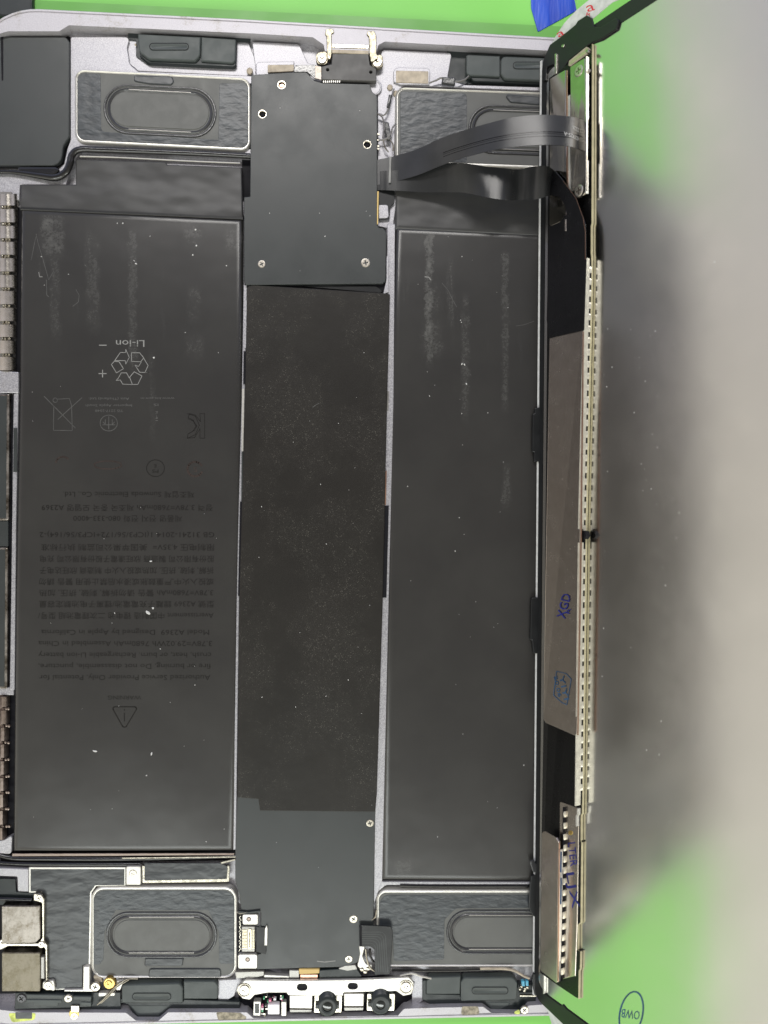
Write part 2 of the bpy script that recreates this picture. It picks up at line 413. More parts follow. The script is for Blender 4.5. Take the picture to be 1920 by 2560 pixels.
M['copper'] = grainy('copper_edge', (.55, .34, .25), .3, 1, var=.1)
M['cyan'] = grainy('teal_component', (.10, .42, .60), .3, var=.3, vs=14)
M['flood'] = grainy('pale_ceramic_emitter', (.86, .84, .86), .18, var=.06)
M['pink'] = grainy('painted_pink_glint', (.75, .20, .35), .3, var=.2)
M['greenglint'] = grainy('painted_green_glint', (.15, .60, .30), .3, var=.2)

# ------------------------------------------------------------------ text
def text_poly(s):
    cu = bpy.data.curves.new('t', 'FONT'); cu.body = s; cu.size = 1; cu.resolution_u = 2
    o = bpy.data.objects.new('t', cu); sc.collection.objects.link(o)
    dg = bpy.context.evaluated_depsgraph_get(); me = bpy.data.meshes.new_from_object(o.evaluated_get(dg))
    vs = [v.co.copy() for v in me.vertices]; fs = [tuple(p.vertices) for p in me.polygons]
    bpy.data.objects.remove(o, do_unlink=True); bpy.data.curves.remove(cu); bpy.data.meshes.remove(me)
    return vs, fs
def text(name, s, x, y, w, h, ang, f, m, parent, lift=.002, **kw):
    """centre x, y; w = width, h = capital height; ang in degrees, clockwise in plan."""
    vs, fs = text_poly(s)
    if not vs: return None
    x0 = min(v.x for v in vs); x1 = max(v.x for v in vs)
    kx = w/(x1-x0); ky = h/0.70; a = math.radians(ang); V = []
    for v in vs:
        lx = (v.x-(x0+x1)/2)*kx; ly = -(v.y-.35)*ky
        X = x+lx*math.cos(a)-ly*math.sin(a); Y = y+lx*math.sin(a)+ly*math.cos(a)
        p, n = f(X, Y); V.append(p+n*lift)
    return obj(name, V, fs, m, parent, **kw)
def strokes(name, lines, wd, f, m, parent, lift=.002, **kw):
    """lines: polylines in plan coordinates drawn as thin flat print."""
    V = []; F = []
    for ln in lines:
        for a, b in zip(ln[:-1], ln[1:]):
            a = Vector(a); b = Vector(b); d = (b-a)
            if d.length < 1e-6: continue
            d.normalize(); nn = Vector((-d.y, d.x))*wd/2; i = len(V)
            for q in (a-nn-d*wd*.2, b-nn+d*wd*.2, b+nn+d*wd*.2, a+nn-d*wd*.2):
                p, n = f(q.x, q.y); V.append(p+n*lift)
            F.append((i, i+1, i+2, i+3))
    return obj(name, V, F, m, parent, **kw)

# ------------------------------------------------------------------ screws
def cross(r, w):
    return [(-w, -r), (w, -r), (w, -w), (r, -w), (r, w), (w, w), (w, r), (-w, r), (-w, w), (-r, w), (-r, -w), (-w, -w)]
def screw_mesh(nm, mt, ringed=False, rec=True):
    fl = lambda x, y: (Vector((x, y, 0)), ZUP)
    rings = [(0, -.02), (.008, -.004), (.022, 0)]
    V, F = solid_data(circ(0, 0, .1, 22), fl, .05, rings, [cross(.052, .013)] if rec else [])
    me = bpy.data.meshes.new(nm); me.from_pydata([tuple(v) for v in V], [], F); me.materials.append(mt); me.materials.append(M['screwdark'])
    for p in me.polygons:
        c = p.center
        if c.z < -.006 and (c.x**2+c.y**2)**.5 < .06: p.material_index = 1
    return me
SM = screw_mesh('screw', M['screw']); SG = screw_mesh('screw_gold', M['gold']); SB = screw_mesh('screw_black', M['screwblack'])
def screw(x, y, z, r, parent, me=None, rot=None, label=None):
    o = link('screw', me or SM, W(x, y, z), parent, scale=r*.01/.1, label=label)
    o.rotation_euler = (0, 0, random.uniform(0, 1.5) if rot is None else rot); return o

# ================================================================== SETTING
T0 = W(960, 1280, -.8)
V, F = solid_data([(-120, -120), (120, -120), (120, 120), (-120, 120)], lambda x, y: (Vector((x, y, -.80)), ZUP), .5)
obj('table', V, F, M['table'], kind='structure', label='pale beige tabletop under the green mat')
mat_t = empty('work_mat', W(960, 1280, -.6), 'bright green silicone work mat lying under the opened tablet', 'mat')
plate('mat_sheet', rp([(-170, -1300, 12), (3000, -1300, 12), (3000, 3900, 12), (-170, 3900, 12)]), -.60, .17, M['mat'], mat_t, bev=4)
plate('darker_strip', [(84, 0), (1600, 76), (1600, 130), (84, 60)], -.592, .006, M['mat2'], mat_t, bev=0)  # thin strip of darker green along the tablet's upper edge
plate('tool_case', rp([(-120, -60, 10), (81, -60, 10), (81, 46, 10), (-120, 34, 10)]), -.45, .15, M['plastic_dark'], None, bev=6, label='corner of a dark case on the mat beside the upper left of the tablet', cat='case')
bt = plate('plastic_tab', rp([(1326, -60), (1328, 20, 20), (1345, 80, 3), (1442, 26, 3), (1425, -60)]), -.575, .02, M['blue'], None, bev=1,
           label='shiny blue plastic tab on the green mat behind the tablet', cat='plastic tab')

# ================================================================== TABLET
tablet = empty('tablet', W(850, 1280, -.6), 'opened silver tablet lying on its back with batteries, speakers and boards bare', 'tablet')
OUT = rp([(-80, 12, 170), (600, 46), (1240, 84), (1740, 112, 150), (1700, 2532, 150), (1380, 2541), (600, 2557), (-95, 2572, 120)], 12)
INN = rp([(-40, 95, 40), (20, 78, 10), (148, 78, 8), (172, 63, 8), (640, 84), (782, 93, 10), (810, 112, 10), (812, 128, 4), (940, 133, 4), (946, 112, 10), (962, 104, 10), (1240, 119), (1700, 146, 110),
          (1655, 2500, 110), (1349, 2512), (1322, 2514, 8), (1305, 2534, 8), (1228, 2532, 8), (1208, 2517, 8), (1100, 2519), (1010, 2522, 14), (990, 2545, 12), (633, 2546, 12), (617, 2531, 8), (420, 2531, 8), (396, 2552, 8), (340, 2552, 8), (315, 2532, 8), (60, 2531), (-45, 2520, 100)], 6)
V, F = [], []
def rim():
    f = tab(0)
    o = clean(OUT); i = clean(INN); V = []; F = []
    def add(pts, z):
        k = len(V)
        for x, y in pts:
            p, n = f(x, y); V.append(p+n*z)
        return list(range(k, len(V)))
    # outer side, rounded
    prof = [(0, -.58, 12), (0, -.5, 4), (0, -.2, 0), (0, -.04, 0), (0, -.01, 1.0), (0, 0, 2.5), (0, 0, 6.5), (0, -.022, 7.5), (0, -.022, 9.5), (0, 0, 10.5)]
    L = [add(inset(o, d), z) for _, z, d in prof]; n = len(o)
    for a, b in zip(L[:-1], L[1:]):
        for k in range(n): F.append((a[k], a[(k+1) % n], b[(k+1) % n], b[k]))
    top = inset(o, 10.5); it = add(i, 0)
    for t in tessellate_polygon([[Vector((x, y, 0)) for x, y in top], [Vector((x, y, 0)) for x, y in i]]):
        F.append(tuple((L[-1]+it)[k] for k in t))
    lo = add(i, -.36); m = len(i)
    for k in range(m): F.append((it[k], it[(k+1) % m], lo[(k+1) % m], lo[k]))
    return V, F
V, F = rim(); case = obj('case', V, F, M['rim'], tablet, label='silver aluminium tray with a worn rim')
plate('case_floor', inset(OUT, 20), -.34, .2, M['alu'], case, bev=0)
# dark sheets in the tray; black ones stand in for shade in gaps
def dark(pts, z=-.30, m='gap', name='dark_sheet', par=None, **kw): return plate(name, pts, z, .03, M[m], par or case, bev=0, **kw)
dark(rp([(-60, 84, 20), (150, 86, 10), (180, 92, 14), (182, 345, 8), (172, 368), (165, 405, 12), (140, 420, 8), (-60, 420)]))
dark(rect(605, 230, 640, 500)); dark([(44, 520), (610, 540), (606, 700), (600, 1400), (590, 2150), (0, 2160), (5, 1730), (30, 1720)], -.31)
# raised aluminium ribs and ledges
def ledge(pts, z=-.14, **kw): return plate('ledge', pts, z, .2, M['alu'], case, bev=1.6, **kw)
ledge(rp([(176, 92, 6), (325, 92, 10), (318, 120, 8), (324, 160, 20), (345, 178), (640, 190), (640, 212), (630, 210), (206, 186, 20), (196, 205, 10), (196, 340), (206, 355), (630, 372), (630, 396), (250, 380), (200, 376, 16), (172, 430), (165, 462), (50, 462), (48, 500), (0, 500), (-30, 430), (0, 430), (120, 448), (160, 410), (168, 372), (176, 350)]), -.20)
ledge(rp([(325, 92), (520, 100), (620, 104), (640, 150), (640, 192), (345, 178), (324, 160), (318, 120)]), -.26)
ledge(rp([(630, 104), (748, 110, 12), (770, 158, 10), (800, 165), (800, 176), (640, 184)]), -.22)
ledge(rp([(640, 155, 8), (735, 153), (735, 186), (640, 190)]), -.17)
ledge(rp([(955, 124, 10), (1130, 132, 8), (1118, 200, 12), (1165, 212), (1360, 218), (1360, 228), (1010, 214, 14), (990, 232), (985, 420), (1000, 440), (984, 560), (984, 700), (966, 700), (966, 570), (944, 566), (944, 240), (935, 205), (945, 165)]), -.20)
ledge(rp([(983, 168, 14), (1076, 170, 10), (1074, 212), (1000, 212), (984, 205)]), -.15)
ledge(rp([(968, 560), (988, 560), (984, 1000), (972, 1500), (956, 2200), (935, 2260), (935, 2000), (955, 1500), (966, 900)]), -.12)
ledge(rp([(609, 712), (618, 712), (612, 1000), (598, 1500), (590, 2125), (583, 2125), (590, 1500), (604, 1000)]), -.13)
ledge(rp([(936, 2198), (960, 2204), (1420, 2206), (1420, 2212), (965, 2213, 14), (938, 2236), (934, 2236)]), -.13)
ledge([(34, 985), (46, 980), (40, 1300), (36, 1725), (24, 1725), (30, 1300), (32, 1100)], -.13)
dark([(34, 1070), (43, 1070), (42, 1180), (33, 1180)], -.12, 'film')
ledge(rp([(-40, 925, 4), (46, 930, 3), (46, 982), (-40, 984)]), -.10)
ledge(rp([(-40, 2104), (10, 2100, 6), (30, 2088, 4), (28, 2136, 8), (-40, 2130)]), -.12)
ledge(rp([(-50, 1722), (34, 1718), (34, 1738), (-50, 1738)]), -.14)
ledge(rp([(585, 2425), (650, 2430), (700, 2440), (700, 2450), (620, 2448), (595, 2460), (586, 2490), (570, 2500), (545, 2500), (545, 2450), (590, 2448)]), -.2)
ledge(rp([(960, 2418), (1000, 2420), (1060, 2440), (1060, 2500), (1030, 2520), (1030, 2480), (1036, 2455), (1010, 2440), (960, 2440)]), -.2)
dark(rp([(1118, 122), (1360, 134), (1360, 216), (1160, 210, 16), (1118, 200)]), -.27, 'plastic_dark')
dark(rp([(320, 70), (626, 86), (626, 105), (590, 104), (590, 168, 10), (370, 162, 20), (340, 140), (340, 100), (320, 98)]), -.22, 'plastic_dark')

# corner cover, top left
cc = plate('corner_cover', rp([(-60, 92, 10), (166, 92, 18), (174, 106, 10), (173, 342, 12), (158, 366, 12), (152, 414, 26), (-60, 414, 6)]), -.13, .12, M['film'], tablet, bev=2.4,
           label='matte black cover filling the upper left corner of the tray')
plate('groove', rp([(2, 88), (8, 92, 4), (8, 200, 3), (4, 202), (2, 110)]), -.126, .01, M['gap'], cc, bev=0)

# ---- speakers
def speaker(label, box, k, x0, ov, mem, tapes, tabs, r=26, flip=False):
    pre = shear(k, x0)
    sp = plate('speaker', rp([(box[0], box[1], r), (box[2], box[1], r), (box[2], box[3], r), (box[0], box[3], r)], 8), -.115, .2, M['brightplate'], tablet, bev=2, pre=pre, label=label,
               rings=((0, -.03), (1.6, -.006), (2.4, 0), (3.2, -.004), (4.8, -.03), (7.5, -.032)), smooth=True)
    for t in tapes: plate('tape', t, -.1385, .010, M['tape'], sp, bev=1.5, pre=pre)
    plate('speaker_face', inset(rp([(box[0], box[1], r), (box[2], box[1], r), (box[2], box[3], r), (box[0], box[3], r)], 8), 6.5), -.1415, .01, M['spk'], sp, bev=.8, pre=pre)
    plate('surround', stad(*ov), -.118, .04, M['rubber'], sp, pre=pre, smooth=True,
          rings=((0, -.02), (1.5, 0), (4.5, .004), (6, -.004), (7.5, -.028), (9, -.028), (10.5, -.008), (13, .004), (15.5, -.008), (17.5, -.028), (20, -.03)), cap=False)
    plate('diaphragm', stad(*mem), -.128, .03, M['spk'], sp, pre=pre, bev=1.2)
    cx0, cx1 = ov[0]+(ov[3]-ov[1])*.5, ov[2]-(ov[3]-ov[1])*.5
    for yy in (ov[1]+13.5, ov[3]-13.5): plate('pale_bar', stad(cx0, yy-1.3, cx1, yy+1.3), -.110, .01, M['wire'], sp, pre=pre, bev=.8)  # thin pale bars along the surround's two long sides
    for t in tabs: plate('foam_tab', t, -.118, .03, M['tape2'], sp, bev=3, pre=pre)
    return sp
kt = .050
speaker('upper left speaker with an oval diaphragm beside the black corner cover', (186, 172, 627, 355), kt, 186, (258, 203, 541, 329), (276, 223, 522, 309),
        [rp([(193, 181, 20), (252, 181, 6), (254, 325, 10), (545, 331), (548, 190, 6), (621, 184, 16), (621, 349, 20), (193, 349, 20)])], [rp([(334, 180, 6), (430, 178, 6), (436, 192, 8), (428, 201, 6), (372, 201), (334, 196, 6)])])
speaker('lower left speaker with crinkled tape and an oval diaphragm above the black vent box', (227, 2217, 593, 2446), 0, 0, (264, 2280, 543, 2396), (285, 2300, 524, 2377),
        [rp([(234, 2226, 28), (586, 2226, 28), (586, 2410, 6), (547, 2411, 8), (546, 2330), (520, 2276), (290, 2276), (262, 2330), (259, 2400, 10), (250, 2412, 6), (234, 2412)])],
        [rp([(362, 2395, 4), (460, 2395, 4), (456, 2417, 5), (360, 2417, 5)]), rp([(372, 2421, 8), (552, 2421, 8), (554, 2446, 3), (370, 2446, 3)])], r=32)
speaker('upper right speaker half hidden under the ribbon cables and display', (988, 216, 1440, 408), .036, 988, (1171, 252, 1430, 376), (1189, 271, 1412, 357),
        [rp([(1000, 228, 8), (1168, 226, 10), (1168, 400, 4), (1000, 400)])], [rp([(1258, 224, 10), (1352, 228, 10), (1352, 250, 8), (1275, 246, 10)])])
speaker('lower right speaker with crinkled tape partly covered by the raised display', (940, 2225, 1425, 2418), 0, 0, (1116, 2275, 1405, 2387), (1135, 2293, 1386, 2369),
        [rp([(948, 2236, 26), (1380, 2236), (1380, 2270), (1140, 2272, 20), (1112, 2300, 14), (1111, 2400, 6), (984, 2404, 6), (980, 2330), (948, 2330)])], [])

# ---- vent boxes by the rim
def vent(label, parts, st, darks, dips=()):
    b = plate('vent_box', parts[0], -.07, .22, M['plastic'], tablet, bev=3, label=label)
    for p in parts[1:]: plate('side_block', p, -.09, .2, M['plastic'], b, bev=2.5)
    plate('raised_bar', stad(*st), -.062, .012, M['plastic'], b, rings=((0, -.006), (1.2, 0), (3, 0), (4.5, -.007)), smooth=True)
    for p in darks: plate('skirt', p, -.15, .16, M['plastic_dark'], b, bev=2)
    oo = clean(stad(*st)); strokes('bar_outline', [oo+[oo[0]]], 1.3, tab(-.0605), M['gap'], b)
    for p in dips: plate('lip', p, -.14, .12, M['plastic'], b, bev=4)
vent('upper left grey green vent box under the rim', [rp([(344, 84), (502, 92), (500, 140, 16), (488, 152, 8), (372, 148, 16), (348, 130, 14)]), rp([(503, 92), (590, 98, 4), (588, 158, 10), (503, 152)])],
     (374, 108, 471, 125), [rp([(346, 90), (592, 104), (590, 168, 8), (372, 158, 20), (350, 140)])])
vent('upper right grey green vent box meeting the display edge', [rp([(1253, 140, 12), (1400, 146), (1400, 204), (1262, 198, 14), (1252, 185, 8)]), rp([(1166, 136, 5), (1250, 140), (1250, 192), (1166, 188, 10)])],
     (1283, 155, 1380, 172), [rp([(1168, 150), (1400, 160), (1400, 212), (1180, 203, 10)])])
vent('lower left grey green vent box with a lip dipping into the rim', [rp([(304, 2462, 8), (450, 2458, 12), (457, 2470, 6), (457, 2508), (304, 2508)]), rp([(459, 2453, 2), (538, 2453, 14), (545, 2464, 5), (544, 2498, 3), (459, 2498)])],
     (331, 2483, 427, 2500), [rp([(250, 2500), (302, 2500), (302, 2507), (320, 2512), (338, 2549, 8), (397, 2549, 8), (420, 2524, 8), (545, 2526), (600, 2526), (600, 2504), (460, 2498), (456, 2505), (250, 2505)])], [rp([(322, 2512), (432, 2512), (412, 2528, 4), (396, 2540, 6), (342, 2540, 6)])])
vent('lower right grey green vent box beside the raised display', [rp([(1152, 2456, 12), (1160, 2444, 10), (1284, 2443, 16), (1294, 2458, 6), (1292, 2500, 8), (1152, 2504, 4)]), rp([(1066, 2453, 8), (1074, 2443, 10), (1152, 2441), (1150, 2486), (1066, 2486)])],
     (1180, 2468, 1270, 2485), [rp([(1056, 2450), (1066, 2450), (1066, 2484), (1150, 2486), (1155, 2500), (1285, 2498), (1296, 2460), (1340, 2462), (1340, 2510), (1318, 2512), (1300, 2528, 6), (1232, 2528, 6), (1208, 2512), (1080, 2514, 12), (1056, 2500)])], [rp([(1210, 2505), (1275, 2503), (1275, 2514), (1245, 2528), (1230, 2526)])])

# ---- batteries
brings = ((0, -.12), (1.2, -.07), (4, -.03), (9, -.010), (14, -.002), (17, 0))
bl = plate('battery', [(50, 520), (607, 546), (604, 1000), (594, 1600), (585, 2130), (30, 2132), (36, 1500), (46, 1000)], -.10, .24, M['batt'], tablet, rings=brings, smooth=True,
           label='left dark grey battery printed with upside down safety text')
plate('battery_flap', rp([(52, 461), (189, 461), (189, 398), (414, 404), (418, 411), (604, 418), (607, 548), (50, 524)]), -.112, .14, M['flap'], bl, rings=((0, -.02), (1.5, -.006), (3, 0)))
strokes('flap_crease', [[(50, 520), (250, 529), (450, 538), (606, 545)]], 5, tab(-.098), M['film_dark'], bl, label='dark fold line across the top of the battery')
br = plate('battery', [(989, 566), (1540, 592), (1520, 1500), (1505, 2206), (953, 2203), (970, 1500), (982, 900)], -.10, .24, M['batt2'], tablet, rings=brings, smooth=True,
           label='right dark grey battery running under the raised display')
plate('battery_flap', rp([(990, 440), (1540, 466), (1540, 600), (988, 572)]), -.108, .14, M['flap'], br, rings=((0, -.03), (4, -.006), (9, 0)))
plate('side_battery_cover', rp([(1560, 330, 8), (1690, 336, 8), (1650, 2200, 8), (1525, 2200, 8)]), -.11, .2, M['film'], tablet, bev=3)
# ---- writing on the left battery
fb = tab(-.10)
R180 = 180
def tline(s, xr, xl, y, h=11, m='txt_dark', w=None): text('printed_text', s, (xr+xl)/2, y, xr-xl, h, R180, fb, M[m], bl)
tline('Li-ion', 361, 290, 859, 17, 'txt_light'); 
strokes('polarity_mark', [[(248, 863), (266, 863)]], 2.4, fb, M['txt_light'], bl)
strokes('polarity_mark', [[(247, 934), (266, 934)], [(256.5, 925), (256.5, 943)]], 2.2, fb, M['txt_light'], bl)
def zx(x): return x/2.592
def zy(y): return 480+y/2.592
rec = [[(745, 1090), (780, 1040), (815, 1040), (815, 1020), (838, 1072), (815, 1115), (812, 1093), (745, 1092)],
       [(745, 1092), (722, 1118), (755, 1172), (800, 1145), (772, 1100), (738, 1097)],
       [(852, 1042), (905, 1042), (932, 1075), (912, 1100), (852, 1098), (852, 1042)],
       [(932, 1078), (960, 1125), (940, 1168), (962, 1170), (905, 1168), (875, 1122), (898, 1130), (915, 1103)],
       [(870, 1165), (920, 1192), (893, 1247), (858, 1247), (840, 1200), (870, 1165)],
       [(838, 1205), (820, 1172), (785, 1172), (768, 1205), (752, 1222), (780, 1218), (795, 1245), (855, 1248)]]
strokes('recycling_mark', [[(zx(a), zy(b)) for a, b in l] for l in rec], 1.5, fb, M['txt_light'], bl)
b2 = lambda x, y: (x/2.765, 960+y/2.765)
strokes('crossed_bin_mark', [[b2(305, 85), b2(522, 305)], [b2(566, 95), b2(400, 245)], [b2(372, 150), b2(370, 320), b2(500, 322), b2(495, 150), b2(480, 100), b2(390, 105)]]+[[b2(382+16*math.cos(a*.7), 112+16*math.sin(a*.7)) for a in range(10)]], 1.4, fb, M['txt_mid'], bl)
strokes('certification_mark', [[b2(752+60*math.cos(a*.33), 270+55*math.sin(a*.33)) for a in range(20)], [b2(752, 225), b2(752, 312)], [b2(710, 282), b2(795, 282)], [b2(728, 245), b2(728, 280), b2(712, 262)], [b2(776, 245), b2(776, 280), b2(792, 262)]], 1.5, fb, M['txt_mid'], bl)
tline('Asia (Thailand) Ltd.', 323, 222, 997, 6, 'txt_mid'); tline('Importer Apple South', 330, 214, 1014, 6, 'txt_mid'); tline('TIS 2217-2548', 308, 238, 1027, 6, 'txt_mid')
tline('www.bis.gov.in', 436, 352, 996, 5, 'txt_mid'); tline('IS', 396, 384, 1012, 6, 'txt_mid'); text('printed_text', 'R-41', 392, 1040, 24, 6, 90, fb, M['txt_mid'], bl)
strokes('certification_mark', [[b2(1382, 205), b2(1415, 205), b2(1415, 375), b2(1382, 375), b2(1382, 310), b2(1345, 370), b2(1295, 375), b2(1300, 345), b2(1345, 320), b2(1360, 290), b2(1335, 250), b2(1300, 232), b2(1310, 205), b2(1350, 215), b2(1385, 260), b2(1382, 205)], [b2(1300, 240), b2(1335, 255), b2(1355, 290), b2(1335, 325), b2(1300, 345)], [b2(1295, 205), b2(1350, 222), b2(1378, 285), b2(1350, 350), b2(1295, 375)]], 1.4, fb, M['txt_dark'], bl)
strokes('certification_mark', [[b2(1075+62*math.cos(a*.33), 582+58*math.sin(a*.33)) for a in range(20)]], 1.6, fb, M['txt_dark'], bl); tline('PS', 396, 380, 1178, 8); tline('E', 391, 385, 1165, 8)
strokes('certification_mark', [[b2(1348+52*math.cos(a*.3+.4), 588+50*math.sin(a*.3+.4)) for a in range(19)]], 5, fb, M['txt_brown'], bl); tline('5', 493, 484, 1174, 12, 'txt_brown')
strokes('certification_mark', [[b2(435+48*math.cos(a*.3+3.2), 545+42*math.sin(a*.3+3.2)) for a in range(9)]], 4, fb, M['txt_brown'], bl)
strokes('certification_mark', [[b2(745+95*math.cos(a*.33), 560+28*math.sin(a*.33)) for a in range(20)]], 3, fb, M['txt_brown'], bl)
L = [('제조업체 Sunwoda Electronic Co., Ltd.', 486, 158, 1236), ('정격 3.78V=7680mAh 제조국 중국 모델명 A2369', 532, 104, 1269), ('제품명 전지 전화 080-333-4000', 455, 183, 1296),
     ('GB 31241-2014 1(ICP3/56/172+ICP3/56/164)-2', 536, 99, 1337), ('限制电压 4.35V=  美国苹果公司监制 执行标准', 535, 103, 1368), ('股份有限公司 製造商 欣旺達電子股份有限公司 充电', 535, 99, 1397),
     ('拆解, 刺破, 挤压, 加热或投入火中 制造商 欣旺达电子', 534, 99, 1426), ('或投入火中,严重鼓胀或浸水后禁止使用 警告 請勿', 534, 98, 1454), ('3.78V=7680mAh 警告 请勿拆解, 刺破, 挤压, 加热', 533, 98, 1482),
     ('型號 A2369 鋰離子充電電池/锂离子电池额定容量', 535, 98, 1510), ('Avertissement 中国制造 锂电池 二次鋰電池組 型号/', 534, 95, 1539),
     ('Model A2369  Designed by Apple in California', 523, 103, 1581), ('3.78V=29.02Wh 7680mAh Assembled in China', 530, 96, 1609), ('crush, heat, or burn. Rechargeable Li-ion battery', 528, 96, 1638),
     ('fire or burning. Do not disassemble, puncture,', 527, 96, 1666), ('Authorized Service Provider Only. Potential for', 526, 98, 1694)]
for s, xr, xl, y in L: tline(s, xr, xl, y, 13)
tline('WARNING', 353, 270, 1744, 10)
strokes('warning_mark', [rp([(279, 1767, 5), (345, 1767, 5), (311, 1824, 6)]) + [rp([(279, 1767, 5), (345, 1767, 5), (311, 1824, 6)])[0]], [(311, 1803), (311, 1783)], [(311, 1776), (311, 1773)]], 2.6, fb, M['txt_dark'], bl)

# ---- centre covers
uc = plate('upper_cover', rp([(628, 187, 4), (736, 180), (766, 179, 6), (786, 201, 8), (806, 207), (925, 210, 4), (930, 228), (943, 240, 6), (943, 562, 2), (947, 569), (958, 570, 6), (966, 580, 6), (964, 703, 5), (957, 709, 4), (614, 712, 4), (610, 705), (610, 493, 3), (625, 491), (627, 300)]), -.035, .10, M['film'], tablet, bev=1.4,
           holes=[circ(704, 212, 9.5), circ(656, 285, 9.5), circ(918, 361, 9.5)], label='matte black upper cover plate with two screws and three bare holes')
for (x, y) in ((704, 212), (656, 285), (918, 361)):
    V, F = solid_data(circ(x, y, 10.5), tab(-.034), .012, ((0, 0), (1.6, 0), (3.2, -.02)), cap=False); obj('bushing', V, F, M['silver'], uc)
    plate('standoff', circ(x, y, 7.5), -.09, .03, M['gap'] if x != 704 else M['copper'], uc, bev=.8)
screw(654, 660, -.03, 10, uc, label='tilted screw at the left of the upper cover'); screw(914, 657, -.028, 12, uc, rot=.2)
plate('edge_strip', [(943, 478), (947, 478), (945, 560), (942, 560)], -.04, .06, M['goldtape'], uc, bev=.3)
plate('lower_flange', rp([(966, 640, 4), (972, 640, 3), (972, 730), (958, 735), (966, 700)]), -.06, .06, M['alu'], case, bev=1)
gc = plate('graphite_cover', rp([(617, 716, 8), (632, 712), (966, 733, 3), (975, 736, 3), (968, 1000), (957, 1500), (942, 1985), (938, 2030, 3), (650, 2027, 2), (646, 1998, 2), (593, 1994, 3), (598, 1500), (613, 960)]), -.055, .12, M['graphite'], tablet, bev=2,
           label='long speckled graphite sheet between the two batteries')
dark([(612, 706), (966, 700), (970, 736), (640, 722), (612, 722)], -.15, 'gap', name='gap', par=gc)  # black sheet in place of the shade below the upper cover
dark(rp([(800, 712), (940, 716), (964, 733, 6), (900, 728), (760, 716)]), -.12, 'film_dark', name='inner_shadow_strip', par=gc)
lc = plate('lower_cover', rp([(593, 1990), (940, 1990), (938, 2040), (934, 2311), (927, 2330), (905, 2380, 10), (893, 2408, 8), (860, 2418), (641, 2424, 3), (641, 2386), (652, 2384), (652, 2281), (603, 2280), (599, 2240, 8), (588, 2202, 8), (588, 2130)]), -.075, .10, M['film'], tablet, bev=1.6,
           label='matte black lower cover plate held by three small screws')
screw(925, 2058, -.065, 10, lc); screw(884, 2298, -.065, 11, lc); screw(872, 2398, -.065, 10, lc)
# thin slivers in the gaps, some foil, some plain black
for pts, m in (([(605, 972), (611, 972), (608, 1128), (604, 1128)], 'brightplate'), ([(604, 1130), (608, 1130), (606, 1252), (603, 1252)], 'film'), ([(968, 978), (972, 978), (971, 1026), (966, 1026)], 'wire'),
               ([(962, 1180), (967, 1176), (965, 1262), (960, 1262)], 'copper'), ([(958, 1264), (972, 1264), (966, 1494), (953, 1494)], 'gap'), ([(600, 1254), (607, 1254), (601, 1490), (595, 1490)], 'gap'), ([(612, 750), (618, 750), (617, 870), (611, 870)], 'alu'), ([(609, 878), (616, 878), (615, 960), (608, 960)], 'gap')):
    plate('gap_sliver', pts, -.105 if m != 'gap' else -.10, .02, M[m], case, bev=0)

# ---- dock port bracket
pb = plate('port_bracket', rp([(804, 166, 3), (829, 160), (831, 134), (921, 134), (925, 162), (941, 172, 4), (941, 203, 3), (880, 201), (804, 199, 3)]), .0, .2, M['port'], tablet, bev=1.5, holes=[circ(819, 174, 4.5), circ(927, 180, 4.5)],
           label='dark grey port bracket at the middle of the upper rim')
for a in ([(812, 84, 5), (816, 71, 5), (832, 71, 5), (836, 82, 3), (829, 84, 3), (829, 110), (830, 132), (826, 150, 3), (818, 146), (816, 92)], [(917, 87, 3), (918, 78, 5), (936, 77, 5), (941, 90, 4), (941, 130), (945, 146), (928, 158, 3), (924, 140), (922, 92)]):
    plate('bracket_arm', rp(a), .03, .12, M['nickel_dark'], pb, bev=1.5)
plate('port_bar', rp([(829, 109), (922, 112), (922, 122), (829, 119)]), .02, .1, M['silver'], pb, bev=1.5)
plate('port_bar', rp([(829, 123), (922, 126), (922, 135), (829, 132)]), .012, .1, M['pad'], pb, bev=1.5)
for x, y, r in ((805, 147, 12), (943, 155, 13)):
    plate('washer', rp([(x-16, y-16, 12), (x+14, y-20, 8), (x+15, y+14, 10), (x-14, y+16, 12)]), -.03, .1, M['nickel_dark'], pb, bev=1.5)
    screw(x, y, -.005, r, pb)
plate('port_flex', rp([(736, 163, 5), (790, 162), (804, 166), (804, 200), (786, 197), (768, 180), (745, 180), (735, 180)]), -.02, .02, M['gloss'], pb, bev=1)
plate('stiffener', [(787, 163), (804, 166), (804, 200), (787, 196)], -.012, .02, M['steel'], pb, bev=1)
strokes('contact_row', [[(809+i*5, 202), (809+i*5, 206)] for i in range(9)], 2.2, tab(-.02), M['brightplate'], pb)
for p in ([(669, 162), (735, 161), (735, 178), (669, 181)], [(990, 176), (1071, 178), (1071, 208), (990, 206)]): plate('grounding_pad', rp([q+(2,) for q in p]), -.13, .03, M['pad'], case, bev=1)
plate('coin_seat', circ(935, 218, 20, 28), -.14, .06, M['alu'], case, bev=2, rings=((0, -.01), (2, 0), (3.5, 0), (5, -.012)))
# rivets
for x, y, r in ((975, 217, 7), (624, 176, 8), (990, 232, 7), (338, 110, 2.5)): plate('rivet', circ(x, y, r), -.15, .05, M['pad'], case, bev=2, smooth=True)
